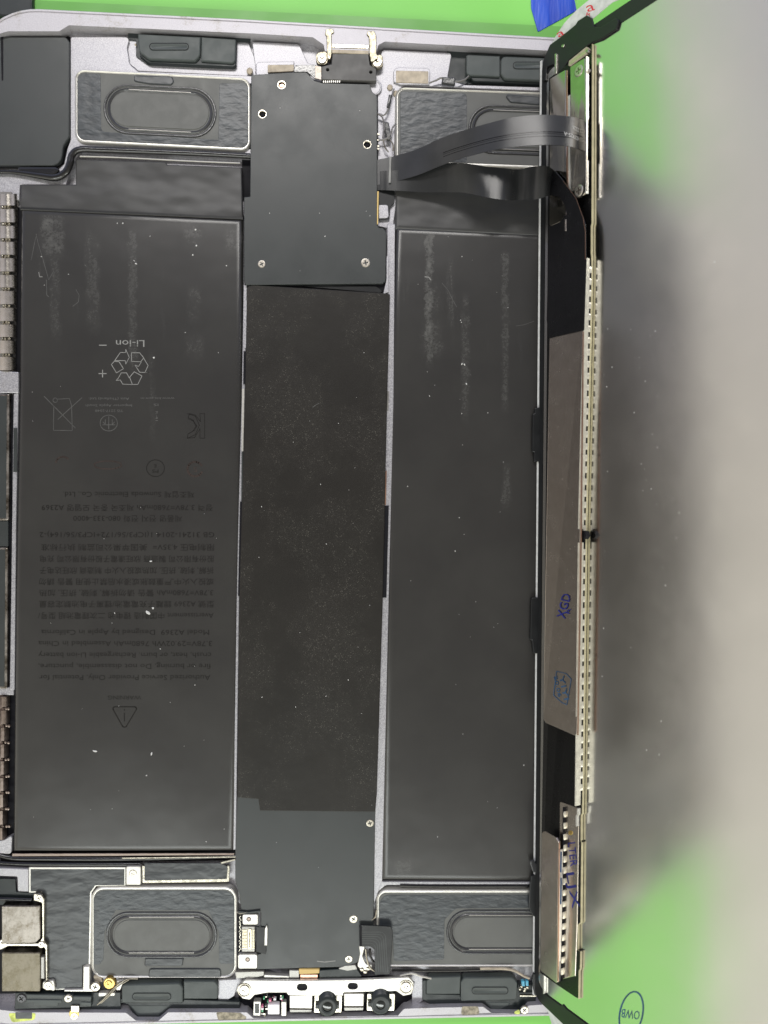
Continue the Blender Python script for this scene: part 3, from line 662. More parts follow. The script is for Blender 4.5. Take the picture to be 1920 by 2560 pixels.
# cables near the cover
tube('coax_cable', [(1072, 208, -.1, .02), (1090, 201, -.08, .022), (1106, 195, -.05, .024), (1138, 204, -.06, .024), (1160, 200, -.1, .022), (1172, 190, -.12, .02)], M['wire'], tablet)
plate('cable_sleeve', rp([(1106, 191, 3), (1139, 193, 3), (1138, 213, 3), (1104, 208, 3)]), -.02, .06, M['rubber'], tablet, bev=3)
tube('coax_cable', [(985, 222, -.1, .02), (976, 250, -.06, .02), (971, 272, -.06, .022), (960, 288, -.06, .02), (950, 285, -.06, .018), (944, 286, -.08, .018)], M['wire'], tablet)
tube('cable_sleeve', [(976, 238, -.05, .04), (973, 256, -.04, .042), (970, 270, -.05, .04)], M['rubber'], tablet, flat=.7)
tube('coax_cable', [(944, 284, -.06, .018), (957, 295, -.04, .022), (960, 320, -.04, .02), (958, 345, -.04, .02), (964, 370, -.06, .02), (972, 380, -.08, .018)], M['silver'], tablet)
tube('coax_cable', [(990, 310, -.08, .02), (982, 318, -.05, .022), (976, 335, -.04, .022), (964, 348, -.04, .022), (946, 350, -.05, .02)], M['wire'], tablet)
tube('coax_cable', [(972, 345, -.05, .018), (982, 360, -.06, .018), (983, 378, -.09, .018)], M['silver'], tablet)
plate('cable_sleeve', rp([(958, 302, 4), (972, 304, 4), (980, 348, 4), (968, 352, 4), (962, 330)]), -.03, .07, M['rubber'], tablet, bev=3)
for y in (335, 350, 365, 372): plate('contact_spring', rect(943, y-3, 949, y+2, 1), -.05, .05, M['silver'], tablet, bev=.6)
plate('flex_tail', rp([(944, 462), (988, 462), (986, 508, 6), (975, 518, 8), (974, 548, 4), (947, 550, 2), (946, 480)]), -.12, .02, M['film_dark'], tablet, bev=1)
plate('flex_tail', rp([(947, 512, 2), (970, 512, 6), (972, 545, 6), (947, 546, 2)]), -.112, .02, M['alu'], tablet, bev=1)

# ---- black cable runs
tube('cable_run', [(-20, 432, -.14, .04), (20, 430, -.13, .045), (60, 434, -.13, .06), (100, 440, -.13, .075), (140, 444, -.12, .085), (165, 430, -.12, .085), (175, 408, -.12, .085), (180, 388, -.12, .08), (200, 374, -.12, .075), (260, 375, -.13, .07), (400, 380, -.13, .065), (520, 385, -.13, .065), (628, 391, -.13, .06)], M['gloss'], tablet, n=12, label='glossy black cable loom bending round the upper left corner cover')
plate('loom_cover', rp([(44, 417, 4), (140, 417, 8), (150, 424, 6), (135, 438, 6), (60, 432, 4), (44, 428)]), -.10, .06, M['gloss'], tablet, bev=4)
tube('cable_run', [(200, 366, -.14, .02), (350, 371, -.14, .02), (500, 378, -.14, .02), (625, 385, -.14, .022)], M['rubber'], tablet)
tube('cable_run', [(200, 391, -.14, .02), (300, 394, -.14, .018), (480, 403, -.13, .018), (600, 408, -.14, .018)], M['brightplate'], tablet)
tube('cable_run', [(-20, 2130, -.16, .05), (30, 2144, -.16, .06), (120, 2146, -.16, .06), (330, 2146, -.16, .06), (590, 2140, -.16, .05)], M['gloss'], tablet, n=10)
tube('cable_run', [(-20, 2155, -.16, .04), (60, 2159, -.16, .05), (200, 2160, -.16, .05), (350, 2160, -.16, .05)], M['gloss'], tablet, n=10)
plate('edge_trim', [(30, 2134), (586, 2133), (586, 2139), (30, 2141)], -.12, .03, M['ribbrown'], tablet, bev=1)
plate('edge_trim', [(305, 2144), (590, 2141), (590, 2144), (305, 2147)], -.08, .03, M['silver'], tablet, bev=.6)
tube('cable_run', [(1000, 2213, -.12, .03), (1100, 2215, -.12, .034), (1420, 2215, -.12, .034)], M['gloss'], tablet)

# ---- left edge: shielding fingers and boards
def finger(y0, y1, x1, m, x0=-60):
    """one bowed finger of a metal gasket, running along the left edge."""
    V = []; F = []; n = 10
    for y in (y0, y1):
        for k in range(n+1):
            t = k/n; x = x0+(x1-x0)*t; loc = (x-2)/(x1-2) if x > 2 else 0
            z = -.16+.13*math.sin(math.pi*min(1, max(0, (x+6)/(x1-4+6)*.92)))
            V.append(W(x, y, z))
    for k in range(n): F.append((k, k+1, n+2+k, n+1+k))
    nv = len(V); V += [v-ZUP*.12 for v in V]
    for k in range(n): F.append((nv+k, nv+n+1+k, nv+n+2+k, nv+k+1)); F.append((k, nv+k, nv+k+1, k+1)); F.append((n+1+k, n+2+k, nv+n+2+k, nv+n+1+k))
    F.append((n, nv+n, nv+2*n+1, 2*n+1)); F.append((0, n+1, nv+n+1, nv))
    return obj('gasket_finger', V, F, M[m], None, smooth=True)
def gasket(name, label, ys, xe, m):
    g = empty(name, W(10, (ys[0]+ys[-1])/2, -.2), '', ''); del g['label']; del g['category']; g.parent = tablet; g.location = WL[g.name]-WL[tablet.name]; g['label'] = label
    for i in range(len(ys)-1):
        t = i/(len(ys)-1)
        o = finger(ys[i]+4.5, ys[i+1]-4.5, xe[0]+(xe[1]-xe[0])*t, m); o.parent = g; o.location = WL[o.name]-WL[g.name]
    V = []; F = []
    plate('gasket_strip', [(-60, ys[0]), (xe[0]-12, ys[0]), (xe[1]-12, ys[-1]), (-60, ys[-1])], -.16, .05, M['wire' if m == 'ribmetal' else 'ribbrown'], g, bev=0)
    for i in range(1, len(ys)-1):
        for q in range(3): plate('solder_bead', circ(6+q*8+random.uniform(-2, 2), ys[i]+random.uniform(-1, 1), 3.6, 8), -.10, .06, M['silver'] if m == 'ribmetal' else M['ribbrown'], g, bev=1.4, smooth=True)
gasket('shield_gasket', 'bright nickel gasket fingers at the upper left edge', [480, 518, 560, 600, 641, 683, 723, 765, 807, 847, 888, 930], (41, 34), 'ribmetal')
gasket('shield_gasket', 'brown gasket fingers at the lower left edge', [1738, 1772, 1815, 1857, 1899, 1941, 1982, 2023, 2066, 2104], (20, 12), 'ribbrown')
for y0, y1, x1 in ((985, 1301, 23), (1369, 1722, 19)):
    s_ = plate('logic_shield', rp([(-70, y0, 4), (x1, y0, 4), (x1-2, y1, 4), (-70, y1, 4)]), -.08, .14, M['steel'], tablet, bev=2)
    plate('shield_film', rp([(-70, y0+5, 2), (x1-6, y0+5, 2), (x1-8, y1-5, 2), (-70, y1-5, 2)]), -.074, .01, M['film'], s_, bev=.8)
plate('logic_shield', rect(-70, 1303, 20, 1366, 2), -.12, .1, M['film'], tablet, bev=1)
dark([(22, 990), (34, 990), (28, 1300), (24, 1722), (16, 1722), (18, 1300)], -.2, 'gap', par=case)

# ---- lower left corner: film covered board, cameras, screws
fp = plate('board_frame', rp([(72, 2168), (314, 2168), (314, 2214), (240, 2216), (229, 2232, 6), (226, 2412), (205, 2414), (205, 2472), (140, 2476), (119, 2450), (119, 2368, 4), (110, 2352, 4), (110, 2250, 6), (104, 2232), (72, 2232)]), -.125, .12, M['brightplate'], tablet, bev=1,
           label='film covered board with a bright metal edge in the lower left corner')
plate('board_film', rp([(76, 2173), (311, 2173), (311, 2213), (238, 2214), (225, 2232, 6), (222, 2410), (206, 2414), (205, 2470), (140, 2473), (122, 2450), (121, 2366), (113, 2350), (112, 2248, 6), (104, 2229), (76, 2229)]), -.119, .01, M['tape2'], fp, bev=1)
lb = plate('angle_bracket', rp([(-60, 2168), (71, 2172, 3), (71, 2230, 2), (44, 2229, 4), (43, 2192, 3), (-60, 2188)]), -.10, .16, M['alu'], tablet, bev=2)
dark(rp([(-60, 2196), (38, 2198), (40, 2230), (104, 2234), (104, 2262), (-60, 2262)]), -.17, 'plastic_dark')
tube('cable_run', [(-40, 2247, -.12, .045), (20, 2247, -.12, .045), (80, 2249, -.12, .045)], M['gloss'], tablet, n=10)
st = plate('fixing_tab', rect(315, 2166, 352, 2213, 4), -.06, .14, M['brightplate'], tablet, bev=2); screw(332, 2184, -.05, 10, st)
fr = plate('open_frame', rp([(355, 2164), (574, 2164, 3), (573, 2205, 4), (356, 2208, 3)]), -.12, .06, M['silver'], tablet, bev=1); plate('frame_film', rp([(361, 2158), (552, 2158), (569, 2166), (567, 2198), (361, 2202)]), -.112, .02, M['tape2'], fr, bev=.8)
plate('edge_trim', rp([(552, 2155), (588, 2147), (588, 2151), (553, 2160)]), -.07, .04, M['silver'], tablet, bev=.8)
for k_, (y0, y1, m, lab) in enumerate(((2265, 2360, 'steel', 'upper square steel camera can with rainbow scratches'), (2382, 2479, 'steel2', 'lower square steel camera can, dull and scuffed'))):
    fl_ = plate('camera_can', rp([(4, y0, 2), (100, y0, 2), (100, y1-14, 2), (88, y1-2, 2), (4, y1, 2)]) if k_ == 0 else rect(4, y0, 100, y1, 2), .02, .22, M[m], tablet, bev=2.2, label=lab)
dark(rp([(-60, 2258), (110, 2258), (112, 2360), (122, 2370), (122, 2476), (30, 2484), (-60, 2484)]), -.2, 'gap')
plate('camera_frame', rp([(84, 2234, 4), (102, 2234, 10), (111, 2246, 8), (110, 2350, 6), (118, 2362, 8), (118, 2452), (114, 2452), (113, 2372, 6), (104, 2366), (20, 2366, 4), (4, 2374), (-40, 2380), (-40, 2366), (14, 2358), (96, 2358, 6), (105, 2345, 4), (104, 2258, 4), (84, 2252)]), -.02, .16, M['silver'], tablet, bev=2)
for x, y, r in ((98, 2245, 9), (103, 2362, 9), (6, 2357, 9)): screw(x, y, .0, r, fp)
sp_ = plate('fixing_tab', rp([(106, 2455, 5), (134, 2450, 5), (138, 2474, 4), (134, 2478), (106, 2472, 4)]), -.05, .12, M['brightplate'], tablet, bev=2); screw(120, 2465, -.035, 12, sp_)
plate('flex_connector', rp([(101, 2392), (111, 2392), (111, 2448), (101, 2448)]), -.03, .1, M['wire'], tablet, bev=2)
plate('fixing_tab', rp([(208, 2416), (224, 2416), (224, 2470), (236, 2480), (160, 2480), (160, 2474), (207, 2473)]), -.07, .14, M['brightplate'], tablet, bev=2)
screw(238, 2468, -.02, 12, tablet, label='bright screw beside the gold ringed screw, lower left')
gr_ = plate('gold_washer', circ(273, 2459, 15, 24), -.04, .12, M['gold'], tablet, bev=2.5); screw(271, 2460, -.02, 9, gr_, SG)
plate('case_boss', rp([(228, 2438, 10), (252, 2440, 10), (256, 2456), (240, 2456)]), -.12, .1, M['pad'], case, bev=3)
pbk = plate('antenna_block', rp([(38, 2482), (62, 2480), (66, 2484), (158, 2486), (182, 2486), (184, 2490), (228, 2490), (228, 2518), (170, 2520), (36, 2524)]), -.03, .2, M['plastic_dark'], tablet, bev=2, label='black plastic antenna block along the lower rim')
for p in ([(66, 2486), (158, 2488), (158, 2496), (66, 2495)], [(66, 2499), (154, 2500), (154, 2508), (64, 2507)], [(84, 2504), (146, 2505), (144, 2516), (84, 2514)], [(184, 2491), (228, 2492), (228, 2501), (184, 2500)], [(202, 2505), (228, 2506), (228, 2516), (202, 2515)]):
    plate('raised_bar', rp([q+(1.5,) for q in p]), -.012, .03, M['plastic'], pbk, bev=1.5)
screw(53, 2497, -.005, 12, pbk, SB); screw(170, 2497, -.0, 10, pbk)
cl = plate('ground_clip', rect(177, 2514, 198, 2531, 2), .01, .06, M['silver'], tablet, bev=1.5); plate('clip_washer', circ(185, 2535, 13, 20), .008, .03, M['gold'], cl, bev=2); screw(185, 2541, .015, 10, cl)
for pts_, w_ in (([(243, 2512, -.05, .014), (262, 2495, -.02, .018), (285, 2470, -.02, .018), (315, 2448, -.06, .018), (345, 2446, -.1, .018)], 0), ([(252, 2508, -.05, .012), (270, 2492, -.03, .016), (292, 2468, -.03, .016), (322, 2449, -.06, .016)], 1)):
    tube('coax_cable', pts_, M['silver'], tablet)
for p in ([(246, 2482), (288, 2482), (286, 2490), (246, 2492)], [(292, 2452), (310, 2450), (300, 2476), (290, 2476)]): plate('fixing_tab', rp([q+(2,) for q in p]), -.08, .1, M['brightplate'], tablet, bev=1.5)
dark(rp([(228, 2482), (300, 2482), (302, 2530), (36, 2531), (36, 2518), (228, 2518)]), -.12, 'plastic_dark')

# ---- board connector in the lower middle
cn = plate('board_connector', rect(604, 2316, 637, 2380, 2), -.05, .1, M['wire'], tablet, bev=1.5, label='small gold board connector between two white fixing tabs')
plate('connector_slot', rect(619, 2322, 630, 2374, 3), -.035, .03, M['pin'], cn, bev=1.5)
for i in range(13): 
    y = 2325+i*3.7
    plate('pin', rect(606, y, 617, y+1.8), -.036, .02, M['pin'], cn, bev=0); plate('pin', rect(631.5, y, 636, y+1.8), -.036, .02, M['pin'], cn, bev=0)
strokes('slot_groove', [[(624.5, 2330), (624.5, 2368)]], 2.4, tab(-.0345), M['gap'], cn)
for x0, y0, x1, y1, hx, hy in ((606, 2286, 645, 2312, 622, 2298), (595, 2386, 643, 2422, 619, 2399)):
    plate('fixing_tab', rect(x0, y0, x1, y1, 5), -.03, .1, M['brightplate'], cn, bev=1.5, holes=[circ(hx, hy, 6)]); plate('insert', circ(hx, hy, 5), -.045, .03, M['ribbrown'], cn, bev=1.2)
plate('connector_flap', rp([(640, 2316), (662, 2318), (666, 2378), (664, 2386), (640, 2380)]), -.045, .02, M['film_dark'], cn, bev=1.2); plate('flap_edge', rp([(662, 2322), (667, 2313), (669, 2322), (668, 2364), (661, 2364)]), -.02, .04, M['brightplate'], cn, bev=1)
plate('flex_lip', rp([(595, 2277), (618, 2280), (650, 2276), (650, 2282), (605, 2286), (595, 2283)]), -.03, .05, M['plastic_dark'], cn, bev=1)
tube('coax_cable', [(593, 2200+80, -.1, .02), (600, 2283, -.05, .02), (618, 2280, -.05, .02)], M['silver'], tablet)
dark([(592, 2284), (606, 2284), (606, 2388), (592, 2388)], -.13, 'gap')
strokes('board_traces', [[(602-(i % 2)*3, 2290+i*4), (598+(i % 3)*2, 2294+i*4)] for i in range(22)], 1.2, tab(-.126), M['silver'], tablet)
for p, m in (([(588, 2430), (660, 2428), (660, 2440), (628, 2446), (590, 2446)], 'wire'), ([(660, 2437), (723, 2440), (723, 2446), (660, 2444)], 'brightplate'), ([(723, 2425), (748, 2426), (748, 2446), (723, 2446)], 'wire'), ([(747, 2423), (799, 2423), (798, 2434), (748, 2436)], 'goldtape'), ([(750, 2436), (795, 2436), (795, 2447), (750, 2447)], 'copper'), ([(798, 2426), (890, 2420), (905, 2440), (900, 2446), (798, 2446)], 'plastic_dark'), ([(842, 2422), (862, 2414), (888, 2412), (894, 2424), (868, 2428)], 'wire')):
    plate('edge_component', rp([q+(2,) for q in p]), -.06 if m != 'goldtape' else -.04, .1, M[m], tablet, bev=1.2)
# folded flex
fx = plate('folded_flex', rp([(899, 2312, 4), (978, 2316, 5), (982, 2330, 3), (978, 2400), (975, 2436, 3), (936, 2438, 3), (937, 2374, 10), (925, 2367), (900, 2366, 3)]), .02, .025, M['film_dark'], tablet, bev=1.2, label='black folded flex with rounded traces at the foot of the lower cover')
for i in range(6):
    d = i*5
    strokes('flex_trace', [rp([(905, 2330+d*1.1), (938+(5-i)*5, 2330+d*1.1, 14), (941+(5-i)*5.6, 2430), (941+(5-i)*5.6, 2432)])[:-1]], 1.6, tab(.021), M['film'], fx)
plate('flex_edge', [(898, 2314), (905, 2314), (905, 2366), (899, 2366)], .022, .03, M['gap'], fx, bev=.6)
plate('ground_spring', rp([(897, 2364, 3), (913, 2366, 4), (906, 2390, 6), (915, 2410, 6), (930, 2412), (930, 2425, 5), (905, 2428, 6), (893, 2415, 6), (900, 2385, 5)]), -.04, .06, M['brightplate'], tablet, bev=2)
tube('coax_cable', [(914, 2372, -.05, .02), (917, 2398, -.03, .022), (925, 2418, -.03, .022), (938, 2428, -.04, .02), (950, 2432, -.05, .02)], M['silver'], tablet)
tube('coax_cable', [(925, 2372, -.08, .03), (926, 2390, -.06, .03), (934, 2405, -.06, .03)], M['gloss'], tablet)
for x, y in ((913, 2430), (920, 2422), (905, 2424)): plate('solder_bead', circ(x, y, 6, 12), -.03, .06, M['silver'], tablet, bev=3, smooth=True)
tube('coax_cable', [(1000, 2439, -.04, .02), (1030, 2433, -.02, .024), (1052, 2440, -.02, .024), (1078, 2446, -.05, .022)], M['brightplate'], tablet)
tube('coax_cable', [(930, 2300, -.08, .02), (938, 2292, -.06, .02), (941, 2275, -.08, .02)], M['silver'], tablet)

# ---- front camera bar
dark(rp([(600, 2446), (1030, 2440), (1040, 2490), (1000, 2515, 8), (988, 2543, 8), (635, 2544, 8), (620, 2520), (596, 2500)]), -.26, 'gap')
cb = plate('camera_bar', rp([(594, 2466, 8), (613, 2450, 8), (670, 2451), (780, 2451), (900, 2449), (1023, 2443, 12), (1035, 2457, 8), (1030, 2486, 10), (1008, 2490, 6), (990, 2478), (915, 2480), (858, 2482, 3), (858, 2490), (780, 2490, 3), (720, 2488), (716, 2482), (668, 2482), (636, 2488), (625, 2500, 6), (606, 2497, 8), (594, 2480, 8)]), .01, .06, M['brightplate'], tablet, bev=1.6,
           holes=[stad(742, 2459, 769, 2477), stad(869, 2457, 895, 2474)], label='bright metal bar carrying the front cameras in the middle of the lower rim')
for h_ in (stad(742.6, 2459.6, 768.4, 2476.4), stad(869.6, 2457.6, 894.4, 2473.4)): plate('slot_shadow_film', h_, -.02, .01, M['gap'], cb, bev=0)
strokes('panel_joint', [[(669, 2453), (669, 2482)], [(778, 2452), (778, 2482)], [(860, 2451), (860, 2481)], [(913, 2449), (913, 2479)]], 1.4, tab(.011), M['wire'], cb)
for x, y, r in ((611, 2475, 11), (1015, 2467, 11)):
    V, F = solid_data(circ(x, y, 18, 26), tab(.012), .02, ((0, 0), (1.4, .008), (3, .008), (4.5, -.004)), cap=False); obj('washer_ring', V, F, M['silver'], cb, smooth=True)
    screw(x, y, .03, r+2, cb)
for p in ([(724, 2488), (781, 2488), (780, 2522), (724, 2521)], [(860, 2484), (910, 2484), (909, 2516), (860, 2516)]): plate('cover_tab', rp([q+(2,) for q in p]), -.02, .1, M['brightplate'], cb, bev=1.6)
for p in ([(724, 2523), (781, 2524), (779, 2533), (724, 2532)], [(860, 2518), (910, 2518), (908, 2527), (860, 2528)]): plate('tab_foot', rp([q+(2,) for q in p]), -.1, .1, M['wire'], cb, bev=1.6)
def lens(label, x, y0, x1, y1, r, ring):
    pl = plate('camera_module', rp([(x-32, y1-30, 3), (x+38, y1-30, 3), (x+36, y1+14, 3), (x-34, y1+14, 3)]), -.08, .1, M['silver'], tablet, bev=1.5, label=label)
    A = W(x, y0, -.10); B = W(x1, y1, .12); d = (B-A); V = []; F = []; n = 26
    ax = Vector((1, 0, 0)); prof = [(0, r*.0085), (.55, r*.0092), (.8, r*.0098), (.93, r*.0098), (1.0, r*.0085), (1.0, r*.0062), (.95, r*.005)]
    if ring: prof = prof[:5]+[(1.0, r*.0078), (.985, r*.0074), (.985, r*.0055), (.96, r*.0045)]
    for t, rr in prof:
        c = A+d*t
        for k in range(n):
            w = 2*math.pi*k/n; V.append(c+Vector((math.cos(w)*rr, math.sin(w)*rr, 0)))
    for i in range(len(prof)-1):
        for k in range(n): F.append((i*n+k, i*n+(k+1) % n, (i+1)*n+(k+1) % n, (i+1)*n+k))
    obj('lens_barrel', V, F, M['plastic_dark'], pl, smooth=True)
    # domed glass
    V = [B+Vector((0, 0, -.012))]; F = []
    for q, (rr, zz) in enumerate(((r*.002, -.014), (r*.004, -.022), (r*.0058, -.036))):
        for k in range(n): w = 2*math.pi*k/n; V.append(B+Vector((math.cos(w)*rr, math.sin(w)*rr, zz)))
    for k in range(n): F.append((0, 1+k, 1+(k+1) % n))
    for q in range(2):
        for k in range(n): F.append((1+q*n+k, 1+q*n+(k+1) % n, 1+(q+1)*n+(k+1) % n, 1+(q+1)*n+k))
    obj('lens_glass', V, F, M['lens'], pl, smooth=True)
    for s_ in (-1, 1): plate('lug', rect(x+s_*26-4, y1-8, x+s_*26+4, y1+4, 2), .0, .08, M['plastic_dark'], pl, bev=1.5)
    V, F = solid_data(rp([(x-30, y0-8, 3), (x+34, y0-8, 3), (x+34, y0+8, 3), (x-30, y0+8, 3)]), tab(-.02), .1, ((0, -.01), (1.5, 0))); 
    if ring: obj('module_hood', V, F, M['plastic_dark'], pl)
lens('left black camera lens in the bright bar', 818, 2480, 819, 2519, 25, False)
lens('right black camera lens with a grey front ring in the bright bar', 950, 2474, 952, 2514, 26, True)
fe = plate('flood_emitter', rp([(634, 2504, 2), (652, 2504, 2), (651, 2540, 2), (633, 2539, 2)]), -.02, .15, M['brightplate'], tablet, bev=1.2, label='small sparkling emitter module at the left end of the camera bar')
plate('emitter_window', rect(637, 2509, 648, 2534, 1), -.016, .01, M['film'], fe, bev=.8)
plate('emitter_chip', rect(669, 2511, 699, 2537, 3), -.03, .12, M['flood'], fe, bev=2); plate('emitter_side', rect(703, 2505, 716, 2541, 2), -.03, .12, M['brightplate'], fe, bev=1.5)
for i in range(26):  # small bits coloured to imitate the module's white, pink and green glints
    x = random.uniform(654, 712); y = random.uniform(2487, 2509) if i < 17 else random.uniform(2510, 2541); 
    if 668 < x < 702 and y > 2509: x = random.uniform(654, 667)
    r = random.uniform(1.2, 3.4); plate('glint_bit', rect(x-r, y-r*.8, x+r, y+r*.8, .5), -.06+random.uniform(0, .04), .08, M[random.choice(('flood', 'silver', 'pink', 'flood', 'greenglint', 'wire', 'gap'))], fe, bev=.6)

# ---- lower right bits by the display foot
tube('coax_cable', [(1200, 2421, -.1, .03), (1255, 2421, -.08, .035), (1285, 2426, -.05, .035), (1310, 2440, -.03, .03), (1324, 2446, -.02, .025)], M['pad'], tablet)
tube('cable_run', [(980, 2424, -.14, .03), (1100, 2426, -.14, .03), (1250, 2422, -.1, .035)], M['gloss'], tablet)
for p in ([(1304, 2454), (1312, 2453), (1313, 2466), (1305, 2467)], [(1314, 2453), (1322, 2453), (1322, 2466), (1315, 2466)]): plate('coil', rp([q+(2,) for q in p]), -.03, .1, M['cyan'], tablet, bev=2)
for i in range(8): x = random.uniform(1300, 1324); y = random.uniform(2467, 2482); plate('solder_bead', circ(x, y, 3.2, 8), -.04, .06, M['silver'], tablet, bev=1.4, smooth=True)
plate('ground_clip', rp([(1300, 2488), (1348, 2489), (1348, 2492), (1300, 2492)]), -.04, .06, M['silver'], tablet, bev=.8)
screw(1312, 2526, .012, 11, tablet, label='screw on the lower rim beside the display foot')
plate('residue', rp([(1278, 2534, 4), (1300, 2522, 4), (1300, 2536, 4)]), .003, .002, M['yellowgreen'], case, bev=0)
plate('residue', rp([(1155, 2516, 4), (1195, 2516, 4), (1200, 2536, 6), (1152, 2538, 6)]), .003, .002, M['grime'], case, bev=0)
plate('residue', rp([(540, 2530, 4), (600, 2532, 3), (625, 2548, 4), (545, 2550, 6)]), .003, .002, M['grime'], case, bev=0)
plate('residue', rp([(20, 2533, 4), (90, 2533, 4), (86, 2550, 8), (30, 2556, 8)]), .003, .002, M['yellowgreen'], case, bev=0)
plate('residue', rp([(38, 2531, 1), (80, 2531, 1), (80, 2547, 2), (39, 2547, 2)]), .006, .002, M['tape2'], case, bev=0)

# dust lying on the batteries and covers
V = []; F = []
def speck(x, y, z, r):
    p = W(x, y, z); n = random.choice((5, 6, 7)); i = len(V); a0 = random.random()*6; el = random.uniform(1, 2.2); an = random.random()*3
    for k in range(n):
        w = a0+2*math.pi*k/n; rr = r*.01*random.uniform(.7, 1.2); dx, dy = math.cos(w)*rr*el, math.sin(w)*rr
        V.append(p+Vector((dx*math.cos(an)-dy*math.sin(an), dx*math.sin(an)+dy*math.cos(an), 0)))
    V.append(p+Vector((0, 0, r*.008)))
    for k in range(n): F.append((i+k, i+(k+1) % n, i+n))
pts = [(307, 558, 3), (489, 574, 2.4), (491, 614, 2.8), (482, 637, 2.4), (340, 659, 2.6), (566, 664, 2), (384, 894, 3), (370, 1532, 4.5), (382, 1520, 3.5), (379, 1884, 3), (238, 1878, 3.4), (377, 1403, 2.6), (1166, 960, 2), (1161, 911, 2.4), (1155, 910, 2), (293, 558, 1.6)]
for x, y, r in pts: speck(x, y, -.098, r*.8)
for _ in range(70):
    x = random.uniform(70, 590) if random.random() < .5 else (random.uniform(1010, 1320) if random.random() < .7 else random.gauss(1155 if random.random() < .5 else 1255, 8))
    speck(x, random.uniform(590, 2110), -.098, random.choice((.5, .5, .6, .7, .9, 1.2)))
for _ in range(8): speck(random.uniform(630, 930), random.uniform(200, 700), -.033, random.choice((.6, .8, 1.1)))
for _ in range(25): speck(random.uniform(630, 930), random.uniform(800, 2300), -.053, random.choice((.5, .7, .9)))
obj('dust', V, F, M['dust'], tablet, kind='stuff', label='pale dust specks on the batteries and covers')
def scratch(ptl, z, w, par, m='txt_mid'): strokes('scratch', [ptl], w, tab(z), M[m], par)
scratch([(90, 585), (96, 610), (108, 650), (122, 700), (134, 678)], -.10, 1.1, bl); scratch([(78, 650), (88, 600), (92, 585)], -.10, 1.1, bl); scratch([(190, 724), (198, 738), (196, 755), (182, 766)], -.10, 1.1, bl); scratch([(97, 680), (99, 692), (106, 692)], -.10, 1.5, bl, 'txt_light'); scratch([(116, 700), (117, 738), (122, 742)], -.10, 1.3, bl)
scratch([(1062, 692), (1072, 693), (1077, 700)], -.10, 2.2, br, 'txt_light'); scratch([(1105, 708), (1120, 725), (1132, 750), (1142, 768)], -.10, 1, br); scratch([(1290, 815), (1310, 812), (1335, 803)], -.10, 1, br)
scratch([(793, 2403), (812, 2405), (838, 2402)], -.075, 2.5, lc, 'txt_light'); scratch([(782, 1018), (790, 1012), (798, 1008)], -.055, 1.6, gc, 'txt_mid')

# ================================================================== RAISED DISPLAY
disp = empty('display_assembly', HA, 'display panel lifted on edge with its mirror back, circuit board and black frame showing', 'display')
LEN = HL; WID = 17.6
def dplate(name, pts, off, th, m, parent=None, bev=1.0, **kw): return plate(name, pts, 0, th, M[m] if isinstance(m, str) else m, parent or disp, bev=bev, f=dsp(off), **kw)
# glass slab and mirror back, in centimetres along (s) and across (t)
def sheet(name, s0, t0, s1, t1, off, th, m, r=.35, ns=26, nt=60, **kw):
    """smooth gently twisted sheet; rounded corners left to the frame above it."""
    V = []; F = []
    for lay in (off, off-th):
        for i in range(ns+1):
            for j in range(nt+1):
                V.append(S(t0+(t1-t0)*j/nt, s0+(s1-s0)*i/ns, lay))
    c = lambda L_, i, j: L_*(ns+1)*(nt+1)+i*(nt+1)+j
    for i in range(ns):
        for j in range(nt): F.append((c(0, i, j), c(0, i, j+1), c(0, i+1, j+1), c(0, i+1, j))); F.append((c(1, i, j), c(1, i+1, j), c(1, i+1, j+1), c(1, i, j+1)))
    for i in range(ns): F.append((c(0, i, 0), c(0, i+1, 0), c(1, i+1, 0), c(1, i, 0))); F.append((c(0, i, nt), c(1, i, nt), c(1, i+1, nt), c(0, i+1, nt)))
    for j in range(nt): F.append((c(0, 0, j), c(1, 0, j), c(1, 0, j+1), c(0, 0, j+1))); F.append((c(0, ns, j), c(0, ns, j+1), c(1, ns, j+1), c(1, ns, j)))
    o = obj(name, V, F, m, disp, smooth=True, **kw); return o
sheet('mirror_back', .10, .15, WID-.2, LEN-.15, 0, .05, M['mirror'], label='polished mirror like metal back of the display')
sheet('glass_panel', .0, .0, WID, LEN, -.052, .10, M['pcb'])
def frame():
    o = rp([(-.02, -.02, .3), (WID, -.02, .3), (WID, LEN+.02, .3), (-.02, LEN+.02, .3)]); i = rp([(.14, .35, .2), (WID-.3, .35, .2), (WID-.3, LEN-.35, .2), (.14, LEN-.35, .2)])
    f = dts(.008); V = []; F = []
    # subdivide long runs so that the ring follows the twist
    def sub(p):
        out = []
        for a, b in zip(p, p[1:]+p[:1]):
            n = max(1, int(math.hypot(b[0]-a[0], b[1]-a[1])/.8))
            for k in range(n): out.append((a[0]+(b[0]-a[0])*k/n, a[1]+(b[1]-a[1])*k/n))
        return out
    o = sub(clean(o)); i = sub(clean(i))
    for p in o+i:
        q, n = f(*p); V.append(q)
    for t in tessellate_polygon([[Vector((x, y, 0)) for x, y in o], [Vector((x, y, 0)) for x, y in i]]): F.append(tuple(t))
    nv = len(o)
    for p in o:
        q, n = f(*p); V.append(q-n*.15)
    base = len(o)+len(i)
    for k in range(nv): F.append((k, (k+1) % nv, base+(k+1) % nv, base+k))
    return V, F
V, F = frame(); obj('border_frame', V, F, M['film_dark'], disp)
